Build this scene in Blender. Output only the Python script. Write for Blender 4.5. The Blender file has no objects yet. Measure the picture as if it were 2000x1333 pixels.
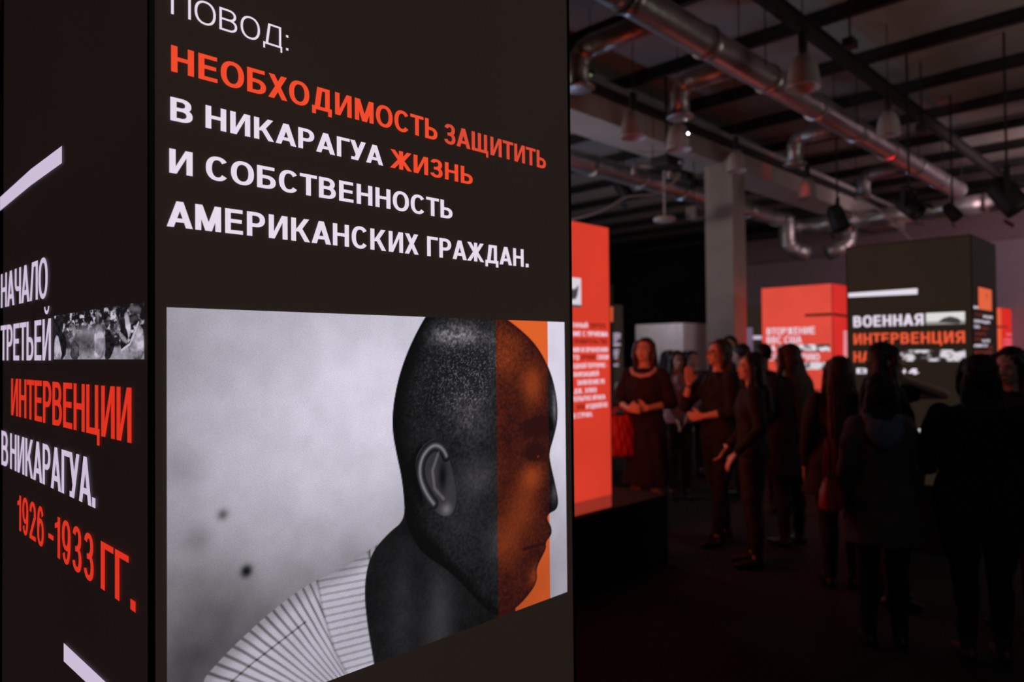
import bpy, bmesh, math, random
import numpy as np
from mathutils import Vector, Matrix
random.seed(7); rng = np.random.default_rng(7)
S = bpy.context.scene
COL = S.collection

# ------------------------------------------------------------------ camera, world, exposure
F = 1411.24; YAW = math.radians(45.4473); PIT = math.radians(0.978); ROL = math.radians(0.5332)
EYE = Vector((0, 0, 1.6))
FW = Vector((math.sin(YAW)*math.cos(PIT), math.cos(YAW)*math.cos(PIT), math.sin(PIT)))
_rt = Vector((math.cos(YAW), -math.sin(YAW), 0)); _up = _rt.cross(FW)
RT = _rt*math.cos(ROL) - _up*math.sin(ROL); UP = _rt*math.sin(ROL) + _up*math.cos(ROL)
FH = Vector((math.sin(YAW), math.cos(YAW), 0)); RH = Vector((math.cos(YAW), -math.sin(YAW), 0))
cd = bpy.data.cameras.new('camera'); cam = bpy.data.objects.new('camera', cd); COL.objects.link(cam)
cam.matrix_world = Matrix(((RT.x, UP.x, -FW.x, EYE.x), (RT.y, UP.y, -FW.y, EYE.y), (RT.z, UP.z, -FW.z, EYE.z), (0, 0, 0, 1)))
cd.sensor_width = 36; cd.lens = F/2000*36; cd.clip_start = .02
cd.dof.use_dof = True; cd.dof.focus_distance = 1.18; cd.dof.aperture_fstop = 3.2
S.camera = cam
w = bpy.data.worlds.new('world'); S.world = w; w.use_nodes = True
w.node_tree.nodes['Background'].inputs[0].default_value = (0.5, 0.45, 0.5, 1)
w.node_tree.nodes['Background'].inputs[1].default_value = 0.0
S.view_settings.view_transform = 'Standard'; S.view_settings.look = 'None'
S.view_settings.exposure = 0.0; S.view_settings.gamma = 1.0
S.view_settings.use_curve_mapping = False

def ray(px, py): return FW + RT*((px-1000)/F) + UP*((666.5-py)/F)
def at(px, py, d):            # a point at depth d along the view axis
    return EYE + ray(px, py)*d
def flr(px, d, z=0.0):        # floor point under pixel column px at depth d
    p = EYE + (FH + RH*((px-1000)/F))*d
    return Vector((p.x, p.y, z))
def on_y(px, py, Y): r = ray(px, py); return EYE + r*(Y/r.y)
def on_x(px, py, X): r = ray(px, py); return EYE + r*(X/r.x)

def area(name, loc, target, size, power, col, size_y=None):
    l = bpy.data.lights.new(name, 'AREA'); l.energy = power; l.color = col; l.size = size
    if size_y: l.shape = 'RECTANGLE'; l.size_y = size_y
    o = bpy.data.objects.new(name, l); COL.objects.link(o); o.location = loc
    o.rotation_euler = (Vector(target)-Vector(loc)).to_track_quat('-Z', 'Y').to_euler(); return o
def spot(name, loc, target, power, col, ang=30, blend=.6, r=.03):
    l = bpy.data.lights.new(name, 'SPOT'); l.energy = power; l.color = col
    l.spot_size = math.radians(ang); l.spot_blend = blend; l.shadow_soft_size = r
    o = bpy.data.objects.new(name, l); COL.objects.link(o); o.location = loc
    o.rotation_euler = (Vector(target)-Vector(loc)).to_track_quat('-Z', 'Y').to_euler(); return o
LIGHTS_HERE = True
# unseen area lights added to lift ceiling, pillar, far walls and visitors
area('added_fill', (7.5, -1.6, 2.5), (9.5, 3.0, 4.8), 1.8, 22, (1.0, .86, .78))
area('added_fill', (3.5, 8.5, 2.8), (7.0, 6.5, 4.8), 1.6, 15, (1.0, .84, .74))
area('added_fill', (5.3, 7.4, 3.2), (9.3, 5.0, 2.2), .8, 19, (1.0, .87, .76))
area('added_cool_fill', (8.2, 7.8, 1.9), (10.0, 6.2, 4.2), .4, 16, (.45, .62, 1.0))  # cool lights added low down for blue glints under the ducts
area('added_cool_fill', (6.0, 5.6, 1.9), (8.0, 3.0, 4.2), .35, 11, (.5, .66, 1.0))
area('added_far_fill', (10.2, 9.9, 1.8), (12.4, 8.9, 1.6), .4, 9, (.95, 1.0, .72))  # added light for the cream side of the pale block
area('added_fill', (1.2, -2.2, 3.6), (3.8, 1.4, 1.1), 1.0, 4.5, (.9, .92, 1.0))  # added fill from behind the camera for the grey coat
area('added_far_fill', (11.6, 7.4, 2.4), (12.2, 10.4, 1.6), .6, 14, (.72, .62, .8))  # mauve light added beyond the crowd
area('added_wall_fill', (13.6, 0.0, 4.0), (17.4, 4.2, 3.0), 1.2, 115, (.9, .64, .70))  # added light to brighten the mauve wall and partition
spot('red_spot', at(1640, 425, 8.9), at(1512, 332, 11.1), 34, (1, .02, .05), 11)
spot('red_spot', at(1700, 420, 8.4), at(1765, 308, 9.35), 26, (1, .02, .04), 20)

# ------------------------------------------------------------------ materials
MATS = {}
def mat(name, col, rough=.7, metal=0, emit=None, es=1.0, var=0.12, scale=8, bump=0.0, bscale=40, alpha=None, trans=0, sheen=0, attr=False, evar=0.0, sample=True):
    if name in MATS: return MATS[name]
    m = bpy.data.materials.new(name); m.use_nodes = True; nt = m.node_tree; N = nt.nodes; L = nt.links
    b = N['Principled BSDF']
    tc = N.new('ShaderNodeTexCoord')
    nz = N.new('ShaderNodeTexNoise'); nz.inputs['Scale'].default_value = scale; nz.inputs['Detail'].default_value = 5
    L.new(tc.outputs['Object'], nz.inputs['Vector'])
    mr = N.new('ShaderNodeMapRange'); mr.inputs['To Min'].default_value = 1-var; mr.inputs['To Max'].default_value = 1+var
    mr.inputs['From Min'].default_value = .25; mr.inputs['From Max'].default_value = .75
    L.new(nz.outputs['Fac'], mr.inputs['Value'])
    vm = N.new('ShaderNodeVectorMath'); vm.operation = 'SCALE'
    vm.inputs[0].default_value = col[:3]; L.new(mr.outputs[0], vm.inputs['Scale'])
    L.new(vm.outputs[0], b.inputs['Base Color'])
    b.inputs['Roughness'].default_value = rough; b.inputs['Metallic'].default_value = metal
    b.inputs['Transmission Weight'].default_value = trans
    if sheen: b.inputs['Sheen Weight'].default_value = sheen
    if emit is not None or attr:
        b.inputs['Emission Strength'].default_value = es
        if attr:
            a = N.new('ShaderNodeAttribute'); a.attribute_name = 'Col'
            # fine weave and film grain of the print
            g = N.new('ShaderNodeTexNoise'); g.inputs['Scale'].default_value = 900; g.inputs['Detail'].default_value = 1
            L.new(tc.outputs['Object'], g.inputs['Vector'])
            gm = N.new('ShaderNodeMapRange'); gm.inputs['To Min'].default_value = .78; gm.inputs['To Max'].default_value = 1.2
            gm.inputs['From Min'].default_value = .25; gm.inputs['From Max'].default_value = .75
            L.new(g.outputs['Fac'], gm.inputs['Value'])
            v2 = N.new('ShaderNodeVectorMath'); v2.operation = 'SCALE'
            L.new(a.outputs['Color'], v2.inputs[0]); L.new(gm.outputs[0], v2.inputs['Scale'])
            L.new(v2.outputs[0], b.inputs['Emission Color'])
        elif evar:
            n3 = N.new('ShaderNodeTexNoise'); n3.inputs['Scale'].default_value = 1.7; n3.inputs['Detail'].default_value = 1
            L.new(tc.outputs['Object'], n3.inputs['Vector'])
            g = N.new('ShaderNodeTexNoise'); g.inputs['Scale'].default_value = 700
            L.new(tc.outputs['Object'], g.inputs['Vector'])
            ad = N.new('ShaderNodeMath'); ad.operation = 'ADD'; L.new(n3.outputs['Fac'], ad.inputs[0])
            mu = N.new('ShaderNodeMath'); mu.operation = 'MULTIPLY'; mu.inputs[1].default_value = .5
            L.new(g.outputs['Fac'], mu.inputs[0]); L.new(mu.outputs[0], ad.inputs[1])
            m3 = N.new('ShaderNodeMapRange'); m3.inputs['From Min'].default_value = .5; m3.inputs['From Max'].default_value = 1.0
            m3.inputs['To Min'].default_value = 1-evar; m3.inputs['To Max'].default_value = 1+evar
            L.new(ad.outputs[0], m3.inputs['Value'])
            v3 = N.new('ShaderNodeVectorMath'); v3.operation = 'SCALE'; v3.inputs[0].default_value = emit[:3]
            L.new(m3.outputs[0], v3.inputs['Scale']); L.new(v3.outputs[0], b.inputs['Emission Color'])
        else:
            b.inputs['Emission Color'].default_value = (*emit[:3], 1)
        if not sample: m.cycles.emission_sampling = 'NONE'
    if bump:
        n2 = N.new('ShaderNodeTexNoise'); n2.inputs['Scale'].default_value = bscale; n2.inputs['Detail'].default_value = 4
        L.new(tc.outputs['Object'], n2.inputs['Vector'])
        bp = N.new('ShaderNodeBump'); bp.inputs['Strength'].default_value = bump; bp.inputs['Distance'].default_value = .02
        L.new(n2.outputs['Fac'], bp.inputs['Height']); L.new(bp.outputs[0], b.inputs['Normal'])
    MATS[name] = m; return m
def lin(r, g, b, k=1.0):
    f = lambda c: (c/255/12.92) if c/255 <= .04045 else ((c/255+.055)/1.055)**2.4
    return (f(r)*k, f(g)*k, f(b)*k)

# ------------------------------------------------------------------ mesh helpers
def link(name, me, parent=None, **kw):
    o = bpy.data.objects.new(name, me); COL.objects.link(o)
    if parent is not None: o.parent = parent
    for k, v in kw.items(): o[k] = v
    return o
def thing(name, label, cat, loc=(0, 0, 0), rz=0, group=None):
    o = bpy.data.objects.new(name, None); COL.objects.link(o); o.empty_display_size = .1
    o.location = loc; o.rotation_euler = (0, 0, rz); o['label'] = label; o['category'] = cat; o['kind'] = 'thing'
    if group: o['group'] = group
    return o
def obj(name, bm, m, parent=None, smooth=False, **kw):
    me = bpy.data.meshes.new(name); bm.to_mesh(me); bm.free()
    if m is not None: me.materials.append(m)
    if smooth: me.polygons.foreach_set('use_smooth', [True]*len(me.polygons))
    return link(name, me, parent, **kw)
def pyobj(name, vs, fs, m, parent=None, smooth=False, **kw):
    me = bpy.data.meshes.new(name); me.from_pydata([tuple(v) for v in vs], [], fs); me.update()
    me.materials.append(m)
    if smooth: me.polygons.foreach_set('use_smooth', [True]*len(me.polygons))
    return link(name, me, parent, **kw)
def box(bm, x0, x1, y0, y1, z0, z1, bev=0, mtx=None):
    n0 = len(bm.verts)
    r = bmesh.ops.create_cube(bm, size=1)
    vs = r['verts']
    for v in vs: v.co = Vector((x0+(v.co.x+.5)*(x1-x0), y0+(v.co.y+.5)*(y1-y0), z0+(v.co.z+.5)*(z1-z0)))
    if bev:
        es = list({e for v in vs for e in v.link_edges})
        r2 = bmesh.ops.bevel(bm, geom=es, offset=bev, segments=2, affect='EDGES', profile=.5)
    if mtx is not None:
        bm.verts.ensure_lookup_table()
        for v in bm.verts[n0:]: v.co = mtx @ v.co
    return bm
def B(): return bmesh.new()
def frame_of(d):
    d = d.normalized(); a = Vector((0, 0, 1)) if abs(d.z) < .95 else Vector((1, 0, 0))
    u = d.cross(a).normalized(); return u, d.cross(u).normalized()
def tube(bm, pts, rads, seg=12, cap=True):
    pts = [Vector(p) for p in pts]; rings = []
    if not hasattr(rads, '__len__'): rads = [rads]*len(pts)
    u = None
    for i, p in enumerate(pts):
        d = (pts[min(i+1, len(pts)-1)]-pts[max(i-1, 0)])
        if d.length < 1e-9: d = Vector((0, 0, 1))
        d.normalize()
        if u is None: u, v = frame_of(d)
        else:
            u = (u - d*u.dot(d)).normalized(); v = d.cross(u)
        rings.append([bm.verts.new(p+(u*math.cos(2*math.pi*k/seg)+v*math.sin(2*math.pi*k/seg))*rads[i]) for k in range(seg)])
    for a, b in zip(rings, rings[1:]):
        for k in range(seg): bm.faces.new((a[k], a[(k+1) % seg], b[(k+1) % seg], b[k]))
    if cap:
        bm.faces.new(rings[0][::-1]); bm.faces.new(rings[-1])
    return bm
def capsule(bm, pts, rads, seg=12):
    pts = [Vector(p) for p in pts]
    d0 = (pts[0]-pts[1]).normalized(); d1 = (pts[-1]-pts[-2]).normalized()
    P = []; R = []
    for k in (1.0, .92, .7, .38): P.append(pts[0]+d0*rads[0]*k); R.append(rads[0]*math.sqrt(max(1-k*k, .0009)))
    P += pts; R += list(rads)
    for k in (.38, .7, .92, 1.0): P.append(pts[-1]+d1*rads[-1]*k); R.append(rads[-1]*math.sqrt(max(1-k*k, .0009)))
    return tube(bm, P, R, seg)
def loft(bm, rings, seg=24):      # rings: (cx,cy,z,rx,ry)
    R = []
    for (cx, cy, z, rx, ry) in rings:
        R.append([bm.verts.new((cx+rx*math.cos(2*math.pi*k/seg), cy+ry*math.sin(2*math.pi*k/seg), z)) for k in range(seg)])
    for a, b in zip(R, R[1:]):
        for k in range(seg): bm.faces.new((a[k], a[(k+1) % seg], b[(k+1) % seg], b[k]))
    bm.faces.new(R[0][::-1]); bm.faces.new(R[-1]); return bm
def lathe(bm, prof, c=(0, 0, 0), seg=28, cap=False):
    c = Vector(c); R = []
    for (r, z) in prof:
        R.append([bm.verts.new(c+Vector((r*math.cos(2*math.pi*k/seg), r*math.sin(2*math.pi*k/seg), z))) for k in range(seg)])
    for a, b in zip(R, R[1:]):
        for k in range(seg): bm.faces.new((a[k], a[(k+1) % seg], b[(k+1) % seg], b[k]))
    if cap: bm.faces.new(R[0][::-1]); bm.faces.new(R[-1])
    return bm
def ell(bm, c, r, M=None, sub=3):
    n0 = len(bm.verts)
    bmesh.ops.create_icosphere(bm, subdivisions=sub, radius=1)
    bm.verts.ensure_lookup_table()
    c = Vector(c)
    for v in bm.verts[n0:]:
        v.co = Vector((v.co.x*r[0], v.co.y*r[1], v.co.z*r[2])) + c
        if M is not None: v.co = M @ v.co
    return bm
def xf(bm, n0, M):
    bm.verts.ensure_lookup_table()
    for v in bm.verts[n0:]: v.co = M @ v.co

# ------------------------------------------------------------------ glyphs (flat sign lettering, capital height 1)
class Gl:
    def __init__(s, w, h): s.w = w; s.h = h; s.v = []; s.f = []
    def quad(s, *p):
        n = len(s.v); s.v += list(p); s.f.append(tuple(range(n, n+len(p))))
    def V(s, x, y0=0, y1=1): s.quad((x, y0), (x+s.w, y0), (x+s.w, y1), (x, y1))
    def H(s, y, x0, x1): s.quad((x0, y), (x1, y), (x1, y+s.h), (x0, y+s.h))
    def D(s, x0, y0, x1, y1, k=1.12):
        a = s.w*k; s.quad((x0, y0), (x0+a, y0), (x1+a, y1), (x1, y1))
    def arc(s, cx, cy, rx, ry, a0, a1, n=None, e=2.25):
        n = n or max(6, int(abs(a1-a0)/9)); P = []
        for i in range(n+1):
            t = math.radians(a0+(a1-a0)*i/n); c, q = math.cos(t), math.sin(t)
            c2 = math.copysign(abs(c)**(2/e), c); q2 = math.copysign(abs(q)**(2/e), q)
            P.append(((cx+rx*c2, cy+ry*q2), (cx+(rx-s.w)*c2, cy+(ry-s.h)*q2)))
        for a, b in zip(P, P[1:]): s.quad(a[0], b[0], b[1], a[1])
    def bowl(s, x, y0, y1, xr, sgn=1):
        ry = (y1-y0)/2; r = min(abs(xr-x)*.62, ry*1.15+.02); c = xr-r*sgn
        s.quad((x, y0), (c, y0), (c, y0+s.h), (x, y0+s.h)); s.quad((x, y1-s.h), (c, y1-s.h), (c, y1), (x, y1))
        if sgn > 0: s.arc(c, (y0+y1)/2, r, ry, -90, 90)
        else: s.arc(c, (y0+y1)/2, r, ry, 90, 270)
def glyph(ch, w, h):
    g = Gl(w, h); W = .74
    if ch == 'А':
        W = .84; a = w*1.12; m = W/2-a/2; g.D(0, 0, m, 1); g.D(W-a, 0, m, 1); g.H(.2, W*.2, W*.8)
    elif ch == 'Б': W = .7; g.V(0); g.H(1-h, 0, W*.93); g.bowl(w*.5, 0, .6, W)
    elif ch == 'В': W = .72; g.V(0); g.bowl(w*.5, 0, .5+h*.5+.02, W); g.bowl(w*.5, .5-h*.5+.02, 1, W*.94)
    elif ch == 'Г': W = .6; g.V(0); g.H(1-h, 0, W)
    elif ch == 'Д':
        W = .84; g.H(0, 0, W); g.V(W-w*1.45); g.H(1-h, .22, W-w*.8); g.D(.1, h*.5, .22, 1)
        g.quad((0, -.2), (w*.8, -.2), (w*.8, h), (0, h)); g.quad((W-w*.8, -.2), (W, -.2), (W, h), (W-w*.8, h))
    elif ch == 'Е': W = .64; g.V(0); g.H(0, 0, W); g.H(.5-h/2+.02, 0, W*.93); g.H(1-h, 0, W*.98)
    elif ch == 'Ж':
        W = 1.06; c = W/2; g.V(c-w/2); a = w*1.12
        g.D(0, 0, c-a*.62, .54); g.D(W-a, 0, c-a*.38, .54); g.D(c-a*.62, .46, .02, 1); g.D(c-a*.38, .46, W-a-.02, 1)
    elif ch == 'З':
        W = .66; g.arc(W*.48, .735, W*.46, .285, -90, 165); g.arc(W*.48, .28, W*.5, .3, -165, 90); g.H(.5-h*.5, W*.28, W*.5)
    elif ch in 'ИЙ':
        W = .74; g.V(0); g.V(W-w); a = .6*w; g.quad((w*.6, 0), (w*.6+w, 0) if 0 else (w, 0), (W-w*.6, 1), (W-w, 1)); g.quad((w*.35, 0.0), (w*1.15, 0.0), (W-w*.35, 1), (W-w*1.15, 1))
        if ch == 'Й': g.w, g.h = .10, .085; g.arc(W/2, 1.30, .22, .19, 180, 360, e=2)
    elif ch == 'К': W = .76; a = w*1.18; g.V(0); g.D(w*.7, .42, W-a, 1); g.D(W-a+.03, 0, w*1.1, .58)
    elif ch == 'Л': W = .76; g.V(W-w); g.H(1-h, .2, W); g.D(.0, 0, .2, 1, 1.0)
    elif ch == 'М':
        W = .88; g.V(0); g.V(W-w); a = w*1.0; c = W/2-a/2; g.D(c, 0, w*.1, 1); g.D(c, 0, W-a-w*.1, 1)
    elif ch == 'Н': W = .73; g.V(0); g.V(W-w); g.H(.5-h/2+.02, 0, W)
    elif ch in 'О0': W = .82 if ch == 'О' else .56; g.arc(W/2, .5, W/2, .52, 0, 360, 48)
    elif ch == 'П': W = .73; g.V(0); g.V(W-w); g.H(1-h, 0, W)
    elif ch == 'Р': W = .68; g.V(0); g.bowl(w*.5, .38, 1, W)
    elif ch == 'С': W = .78; g.arc(W/2+.01, .5, W/2, .52, 38, 322, 40)
    elif ch == 'Т': W = .7; g.V(W/2-w/2); g.H(1-h, 0, W)
    elif ch == 'У': W = .74; a = w*1.1; g.D(W*.2, 0, W-a, 1); g.D(W/2-a*.55, .3, 0, 1); g.H(0, W*.06, W*.3)
    elif ch == 'Х': W = .76; a = w*1.2; g.D(0, 0, W-a-.02, 1); g.D(W-a, 0, .02, 1)
    elif ch == 'Ц': W = .8; g.V(0); g.V(W-w-.08); g.H(0, 0, W); g.quad((W-w*.75, -.2), (W, -.2), (W, h), (W-w*.75, h))
    elif ch == 'Ч': W = .68; g.V(W-w); g.V(0, .6, 1); g.arc(.3, .62, .3, .26, 180, 270); g.H(.36, .28, W)
    elif ch == 'Ш': W = .98; g.V(0); g.V(W/2-w/2); g.V(W-w); g.H(0, 0, W)
    elif ch == 'Щ': W = 1.04; g.V(0); g.V((W-.07)/2-w/2); g.V(W-w-.07); g.H(0, 0, W); g.quad((W-w*.7, -.2), (W, -.2), (W, h), (W-w*.7, h))
    elif ch == 'Ь': W = .68; g.V(0); g.bowl(w*.5, 0, .6, W)
    elif ch == 'Ы': W = .92; g.V(0); g.bowl(w*.5, 0, .6, W-w*1.35); g.V(W-w)
    elif ch == 'Э': W = .76; g.arc(W/2-.01, .5, W/2, .52, -142, 142, 40); g.H(.5-h/2, .28, W*.9)
    elif ch == 'Ю': W = 1.06; g.V(0); g.H(.5-h/2, 0, .4); g.arc(.68, .5, .38, .52, 0, 360, 44)
    elif ch == 'Я': W = .72; g.V(W-w); g.bowl(W-w*.5, .38, 1, 0, -1); g.D(0, 0, W*.34, .5)
    elif ch == '1': W = .36; g.V(W-w); g.quad((0, .68), (W-w*.5, .76), (W-w*.5, .9), (0, .8)); g.quad((W-w, .8), (W, .8), (W, 1), (W-w*.7, 1))
    elif ch == '2':
        W = .56; g.arc(W/2, .7, W/2, .32, -15, 175); g.H(0, 0, W); g.D(.0, h*.9, W-w*1.15, .62, 1.15)
    elif ch == '3': W = .56; g.arc(W*.48, .745, W*.46, .275, -90, 165); g.arc(W*.48, .28, W*.5, .3, -165, 90); g.H(.5-h*.5, W*.3, W*.5)
    elif ch == '4': W = .6; g.V(W-w*1.6); g.H(.2, 0, W); g.D(0, .25, W-w*1.9, 1, .9)
    elif ch in '69':
        W = .56; n = len(g.v); g.arc(W/2, .34, W/2, .36, 0, 360, 36); g.arc(W/2, .5, W/2, .52, 35, 200, 24); g.V(0, .3, .6)
        if ch == '9': g.v = [(W-x, 1-y) for x, y in g.v]
    elif ch == '.': W = w*1.05; g.quad((0, 0), (W, 0), (W, w*1.02), (0, w*1.02))
    elif ch == ':': W = w*1.1; g.quad((0, 0), (W, 0), (W, W), (0, W)); g.quad((0, .62), (W, .62), (W, .62+W), (0, .62+W))
    elif ch == '-': W = .34; g.H(.34, 0, W)
    elif ch == '«': W = .4; g.D(0, .35, .12, .6, .7)
    return g, W
ROUND = set('ОСЭЗ0')
def word_shape(s, w, h, track=0.0):
    V = []; Fc = []; x = 0.0; first = True; wi = 0; ids = []
    for ch in s:
        if ch == ' ': x += .32; wi += 1; continue
        g, W = glyph(ch, w, h)
        sb = .04 if ch in ROUND else (.01 if ch in 'АТУХЖ' else .072)
        if not first: x += sb+track
        n = len(V); V += [(x+a, b) for a, b in g.v]; Fc += [tuple(n+i for i in f) for f in g.f]; ids += [wi]*len(g.f)
        x += W; end = x; x += (.04 if ch in ROUND else (.01 if ch in 'АТУХГЖ' else .072)); first = False
    return V, Fc, end, ids

# a face of a light box: kind 'y' has normal -Y (text runs +X), kind 'x' has normal -X (text runs -Y)
class Face:
    def __init__(s, kind, pos, root): s.k = kind; s.p = pos; s.root = root; s.lift = .0012; s.n = 0
    def uv(s, px, py):
        p = on_y(px, py, s.p) if s.k == 'y' else on_x(px, py, s.p)
        return (p.x if s.k == 'y' else -p.y), p.z
    def P(s, u, z, lift=None):
        l = s.lift if lift is None else lift
        q = Vector((u, s.p-l, z)) if s.k == 'y' else Vector((s.p-l, -u, z))
        return q - s.root.location
    def text(s, string, xl, xr, base, top, m, w=.20, h=.152, track=0.0, name='lettering'):
        """xl,xr pixel columns of the word's ends; base=[(x,y),(x,y)] baseline pixels; top=(x,y) cap-top pixel"""
        z0 = sum(s.uv(*b)[1] for b in base)/len(base)
        V, Fc, end, ids = word_shape(string, w, h, track)
        yb = base[0][1]
        # find u at the pixel columns near this baseline
        def ucol(px):
            if len(base) > 1:
                (xa, ya), (xb, yb_) = base[0], base[-1]; y = ya+(yb_-ya)*(px-xa)/(xb-xa)
            else: y = yb
            return s.uv(px, y)[0]
        u0, u1 = ucol(xl), ucol(xr)
        tops = top if isinstance(top, list) else [top]
        z1 = sum(s.uv(*t)[1] for t in tops)/len(tops)
        vs = [s.P(u0+(u1-u0)*a/end, z0+(z1-z0)*b) for a, b in V]
        for k in range(max(ids)+1):
            fk = [f for f, i in zip(Fc, ids) if i == k]; mp_ = {}
            for f in fk:
                for i in f: mp_.setdefault(i, len(mp_))
            r = pyobj(name, [vs[i] for i in mp_], [tuple(mp_[i] for i in f) for f in fk], m, s.root)
        return r
    def poly(s, pxs, m, name='bar', lift=None):
        vs = [s.P(*s.uv(*p), lift) for p in pxs]
        return pyobj(name, vs, [tuple(range(len(vs)))], m, s.root)
    def grid(s, u0, u1, z0, z1, nx, ny, colfn, m, name='photo_print', lift=.001, **kw):
        us = np.linspace(u0, u1, nx); zs = np.linspace(z0, z1, ny)
        U, Z = np.meshgrid(us, zs)
        o = s.root.location
        if s.k == 'y': co = np.stack([U-o.x, np.full_like(U, s.p-lift-o.y), Z-o.z], -1)
        else: co = np.stack([np.full_like(U, s.p-lift-o.x), -U-o.y, Z-o.z], -1)
        me = bpy.data.meshes.new(name)
        idx = np.arange(nx*ny).reshape(ny, nx)
        q = np.stack([idx[:-1, :-1], idx[:-1, 1:], idx[1:, 1:], idx[1:, :-1]], -1).reshape(-1, 4)
        me.vertices.add(nx*ny); me.vertices.foreach_set('co', co.reshape(-1).astype(np.float32))
        me.loops.add(q.size); me.loops.foreach_set('vertex_index', q.reshape(-1).astype(np.int32))
        me.polygons.add(len(q)); me.polygons.foreach_set('loop_start', np.arange(0, q.size, 4, dtype=np.int32))
        me.update(calc_edges=True); me.validate()
        rgb = colfn(U, Z)
        ca = me.color_attributes.new('Col', 'FLOAT_COLOR', 'POINT')
        ca.data.foreach_set('color', np.concatenate([rgb, np.ones(rgb.shape[:2]+(1,))], -1).reshape(-1).astype(np.float32))
        me.materials.append(m)
        return link(name, me, s.root, **kw)

# ------------------------------------------------------------------ numpy painting helpers (flat prints)
def vnoise(X, Y, sc, seed=0):
    x = X*sc; y = Y*sc; xi = np.floor(x).astype(int); yi = np.floor(y).astype(int); fx = x-xi; fy = y-yi
    fx = fx*fx*(3-2*fx); fy = fy*fy*(3-2*fy)
    def hsh(a, b):
        n = (a*374761393+b*668265263+seed*982451653) & 0x7fffffff
        n = ((n ^ (n >> 13))*1274126177) & 0x7fffffff
        return ((n ^ (n >> 16)) & 0xffff)/65535.0
    return (hsh(xi, yi)*(1-fx)+hsh(xi+1, yi)*fx)*(1-fy)+(hsh(xi, yi+1)*(1-fx)+hsh(xi+1, yi+1)*fx)*fy
def fbm(X, Y, sc, seed=0, o=4):
    return sum(vnoise(X, Y, sc*2**i, seed+i)*.5**i for i in range(o))/(2-.5**(o-1))
def pdist(X, Y, pts):       # signed distance to polygon, negative inside
    P = np.array(pts, float); d = np.full(X.shape, 1e9); ins = np.zeros(X.shape, bool)
    for a, b in zip(P, np.roll(P, -1, 0)):
        e = b-a; wx = X-a[0]; wy = Y-a[1]; t = np.clip((wx*e[0]+wy*e[1])/(e@e+1e-12), 0, 1)
        d = np.minimum(d, np.hypot(wx-e[0]*t, wy-e[1]*t))
        c = ((a[1] <= Y) != (b[1] <= Y)); xx = a[0]+(Y-a[1])/(b[1]-a[1]+1e-12)*e[0]
        ins ^= c & (X < xx)
    return np.where(ins, -d, d)
def smoothpoly(pts, n=4):
    P = np.array(pts, float)
    for _ in range(n if n < 4 else 3):
        Q = np.roll(P, -1, 0); P = np.stack([P*.75+Q*.25, P*.25+Q*.75], 1).reshape(-1, 2)
    return P
def sdline(X, Y, pts):
    P = np.array(pts, float); d = np.full(X.shape, 1e9)
    for a, b in zip(P, P[1:]):
        e = b-a; t = np.clip(((X-a[0])*e[0]+(Y-a[1])*e[1])/(e@e+1e-12), 0, 1)
        d = np.minimum(d, np.hypot(X-a[0]-e[0]*t, Y-a[1]-e[1]*t))
    return d
def sm(a, b, x): t = np.clip((x-a)/(b-a), 0, 1); return t*t*(3-2*t)
def s2l(v): v = np.clip(v, 0, 1); return np.where(v <= .04045, v/12.92, ((v+.055)/1.055)**2.4)
def bl(x, y, cx, cy, rx, ry): return np.exp(-(((x-cx)/rx)**2+((y-cy)/ry)**2))

# ------------------------------------------------------------------ light box materials
M_frame = mat('black_aluminium', (.006, .006, .006), .5, .3)
M_plinth = mat('black_plinth_board', (.004, .004, .004), .65)
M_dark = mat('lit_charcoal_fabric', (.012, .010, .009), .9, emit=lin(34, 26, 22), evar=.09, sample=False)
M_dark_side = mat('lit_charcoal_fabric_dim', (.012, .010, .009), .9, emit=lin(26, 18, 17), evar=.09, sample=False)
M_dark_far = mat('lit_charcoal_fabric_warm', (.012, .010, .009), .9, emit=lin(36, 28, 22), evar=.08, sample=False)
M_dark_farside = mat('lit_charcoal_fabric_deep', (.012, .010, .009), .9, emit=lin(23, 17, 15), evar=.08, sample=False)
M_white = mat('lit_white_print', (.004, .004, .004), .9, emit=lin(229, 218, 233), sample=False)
M_white_side = mat('lit_white_print_oblique', (.004, .004, .004), .9, emit=lin(205, 188, 214), sample=False)  # same white print, dimmed in colour for the slanted view
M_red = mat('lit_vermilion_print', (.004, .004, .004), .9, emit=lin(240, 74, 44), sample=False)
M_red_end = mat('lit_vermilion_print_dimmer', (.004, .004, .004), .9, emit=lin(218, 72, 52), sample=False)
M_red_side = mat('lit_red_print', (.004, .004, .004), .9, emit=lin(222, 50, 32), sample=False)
M_orange = mat('lit_orange_fabric', (.25, .03, .015), .9, emit=lin(212, 58, 40), evar=.1)
M_orange_b = mat('lit_orange_fabric_pale', (.25, .03, .015), .9, emit=lin(214, 72, 58), evar=.1)
M_orange_s = mat('lit_red_fabric', (.25, .02, .012), .9, emit=lin(208, 42, 38), evar=.1)
M_oband = mat('lit_orange_fabric_dim_foot', (.30, .05, .025), .8, emit=lin(150, 46, 34), evar=.1)  # weaker backlight at the foot put into the emission colour
M_black_print = mat('black_print', (.004, .004, .004), .9, emit=lin(70, 18, 14), sample=False)
M_redfar = mat('lit_coral_print', (.004, .004, .004), .9, emit=lin(232, 88, 54), sample=False)
M_darkred = mat('lit_brick_print', (.004, .004, .004), .9, emit=lin(120, 40, 30), sample=False)
M_photo = mat('lit_photo_print', (.1, .1, .1), .9, attr=True, sample=False)

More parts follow.
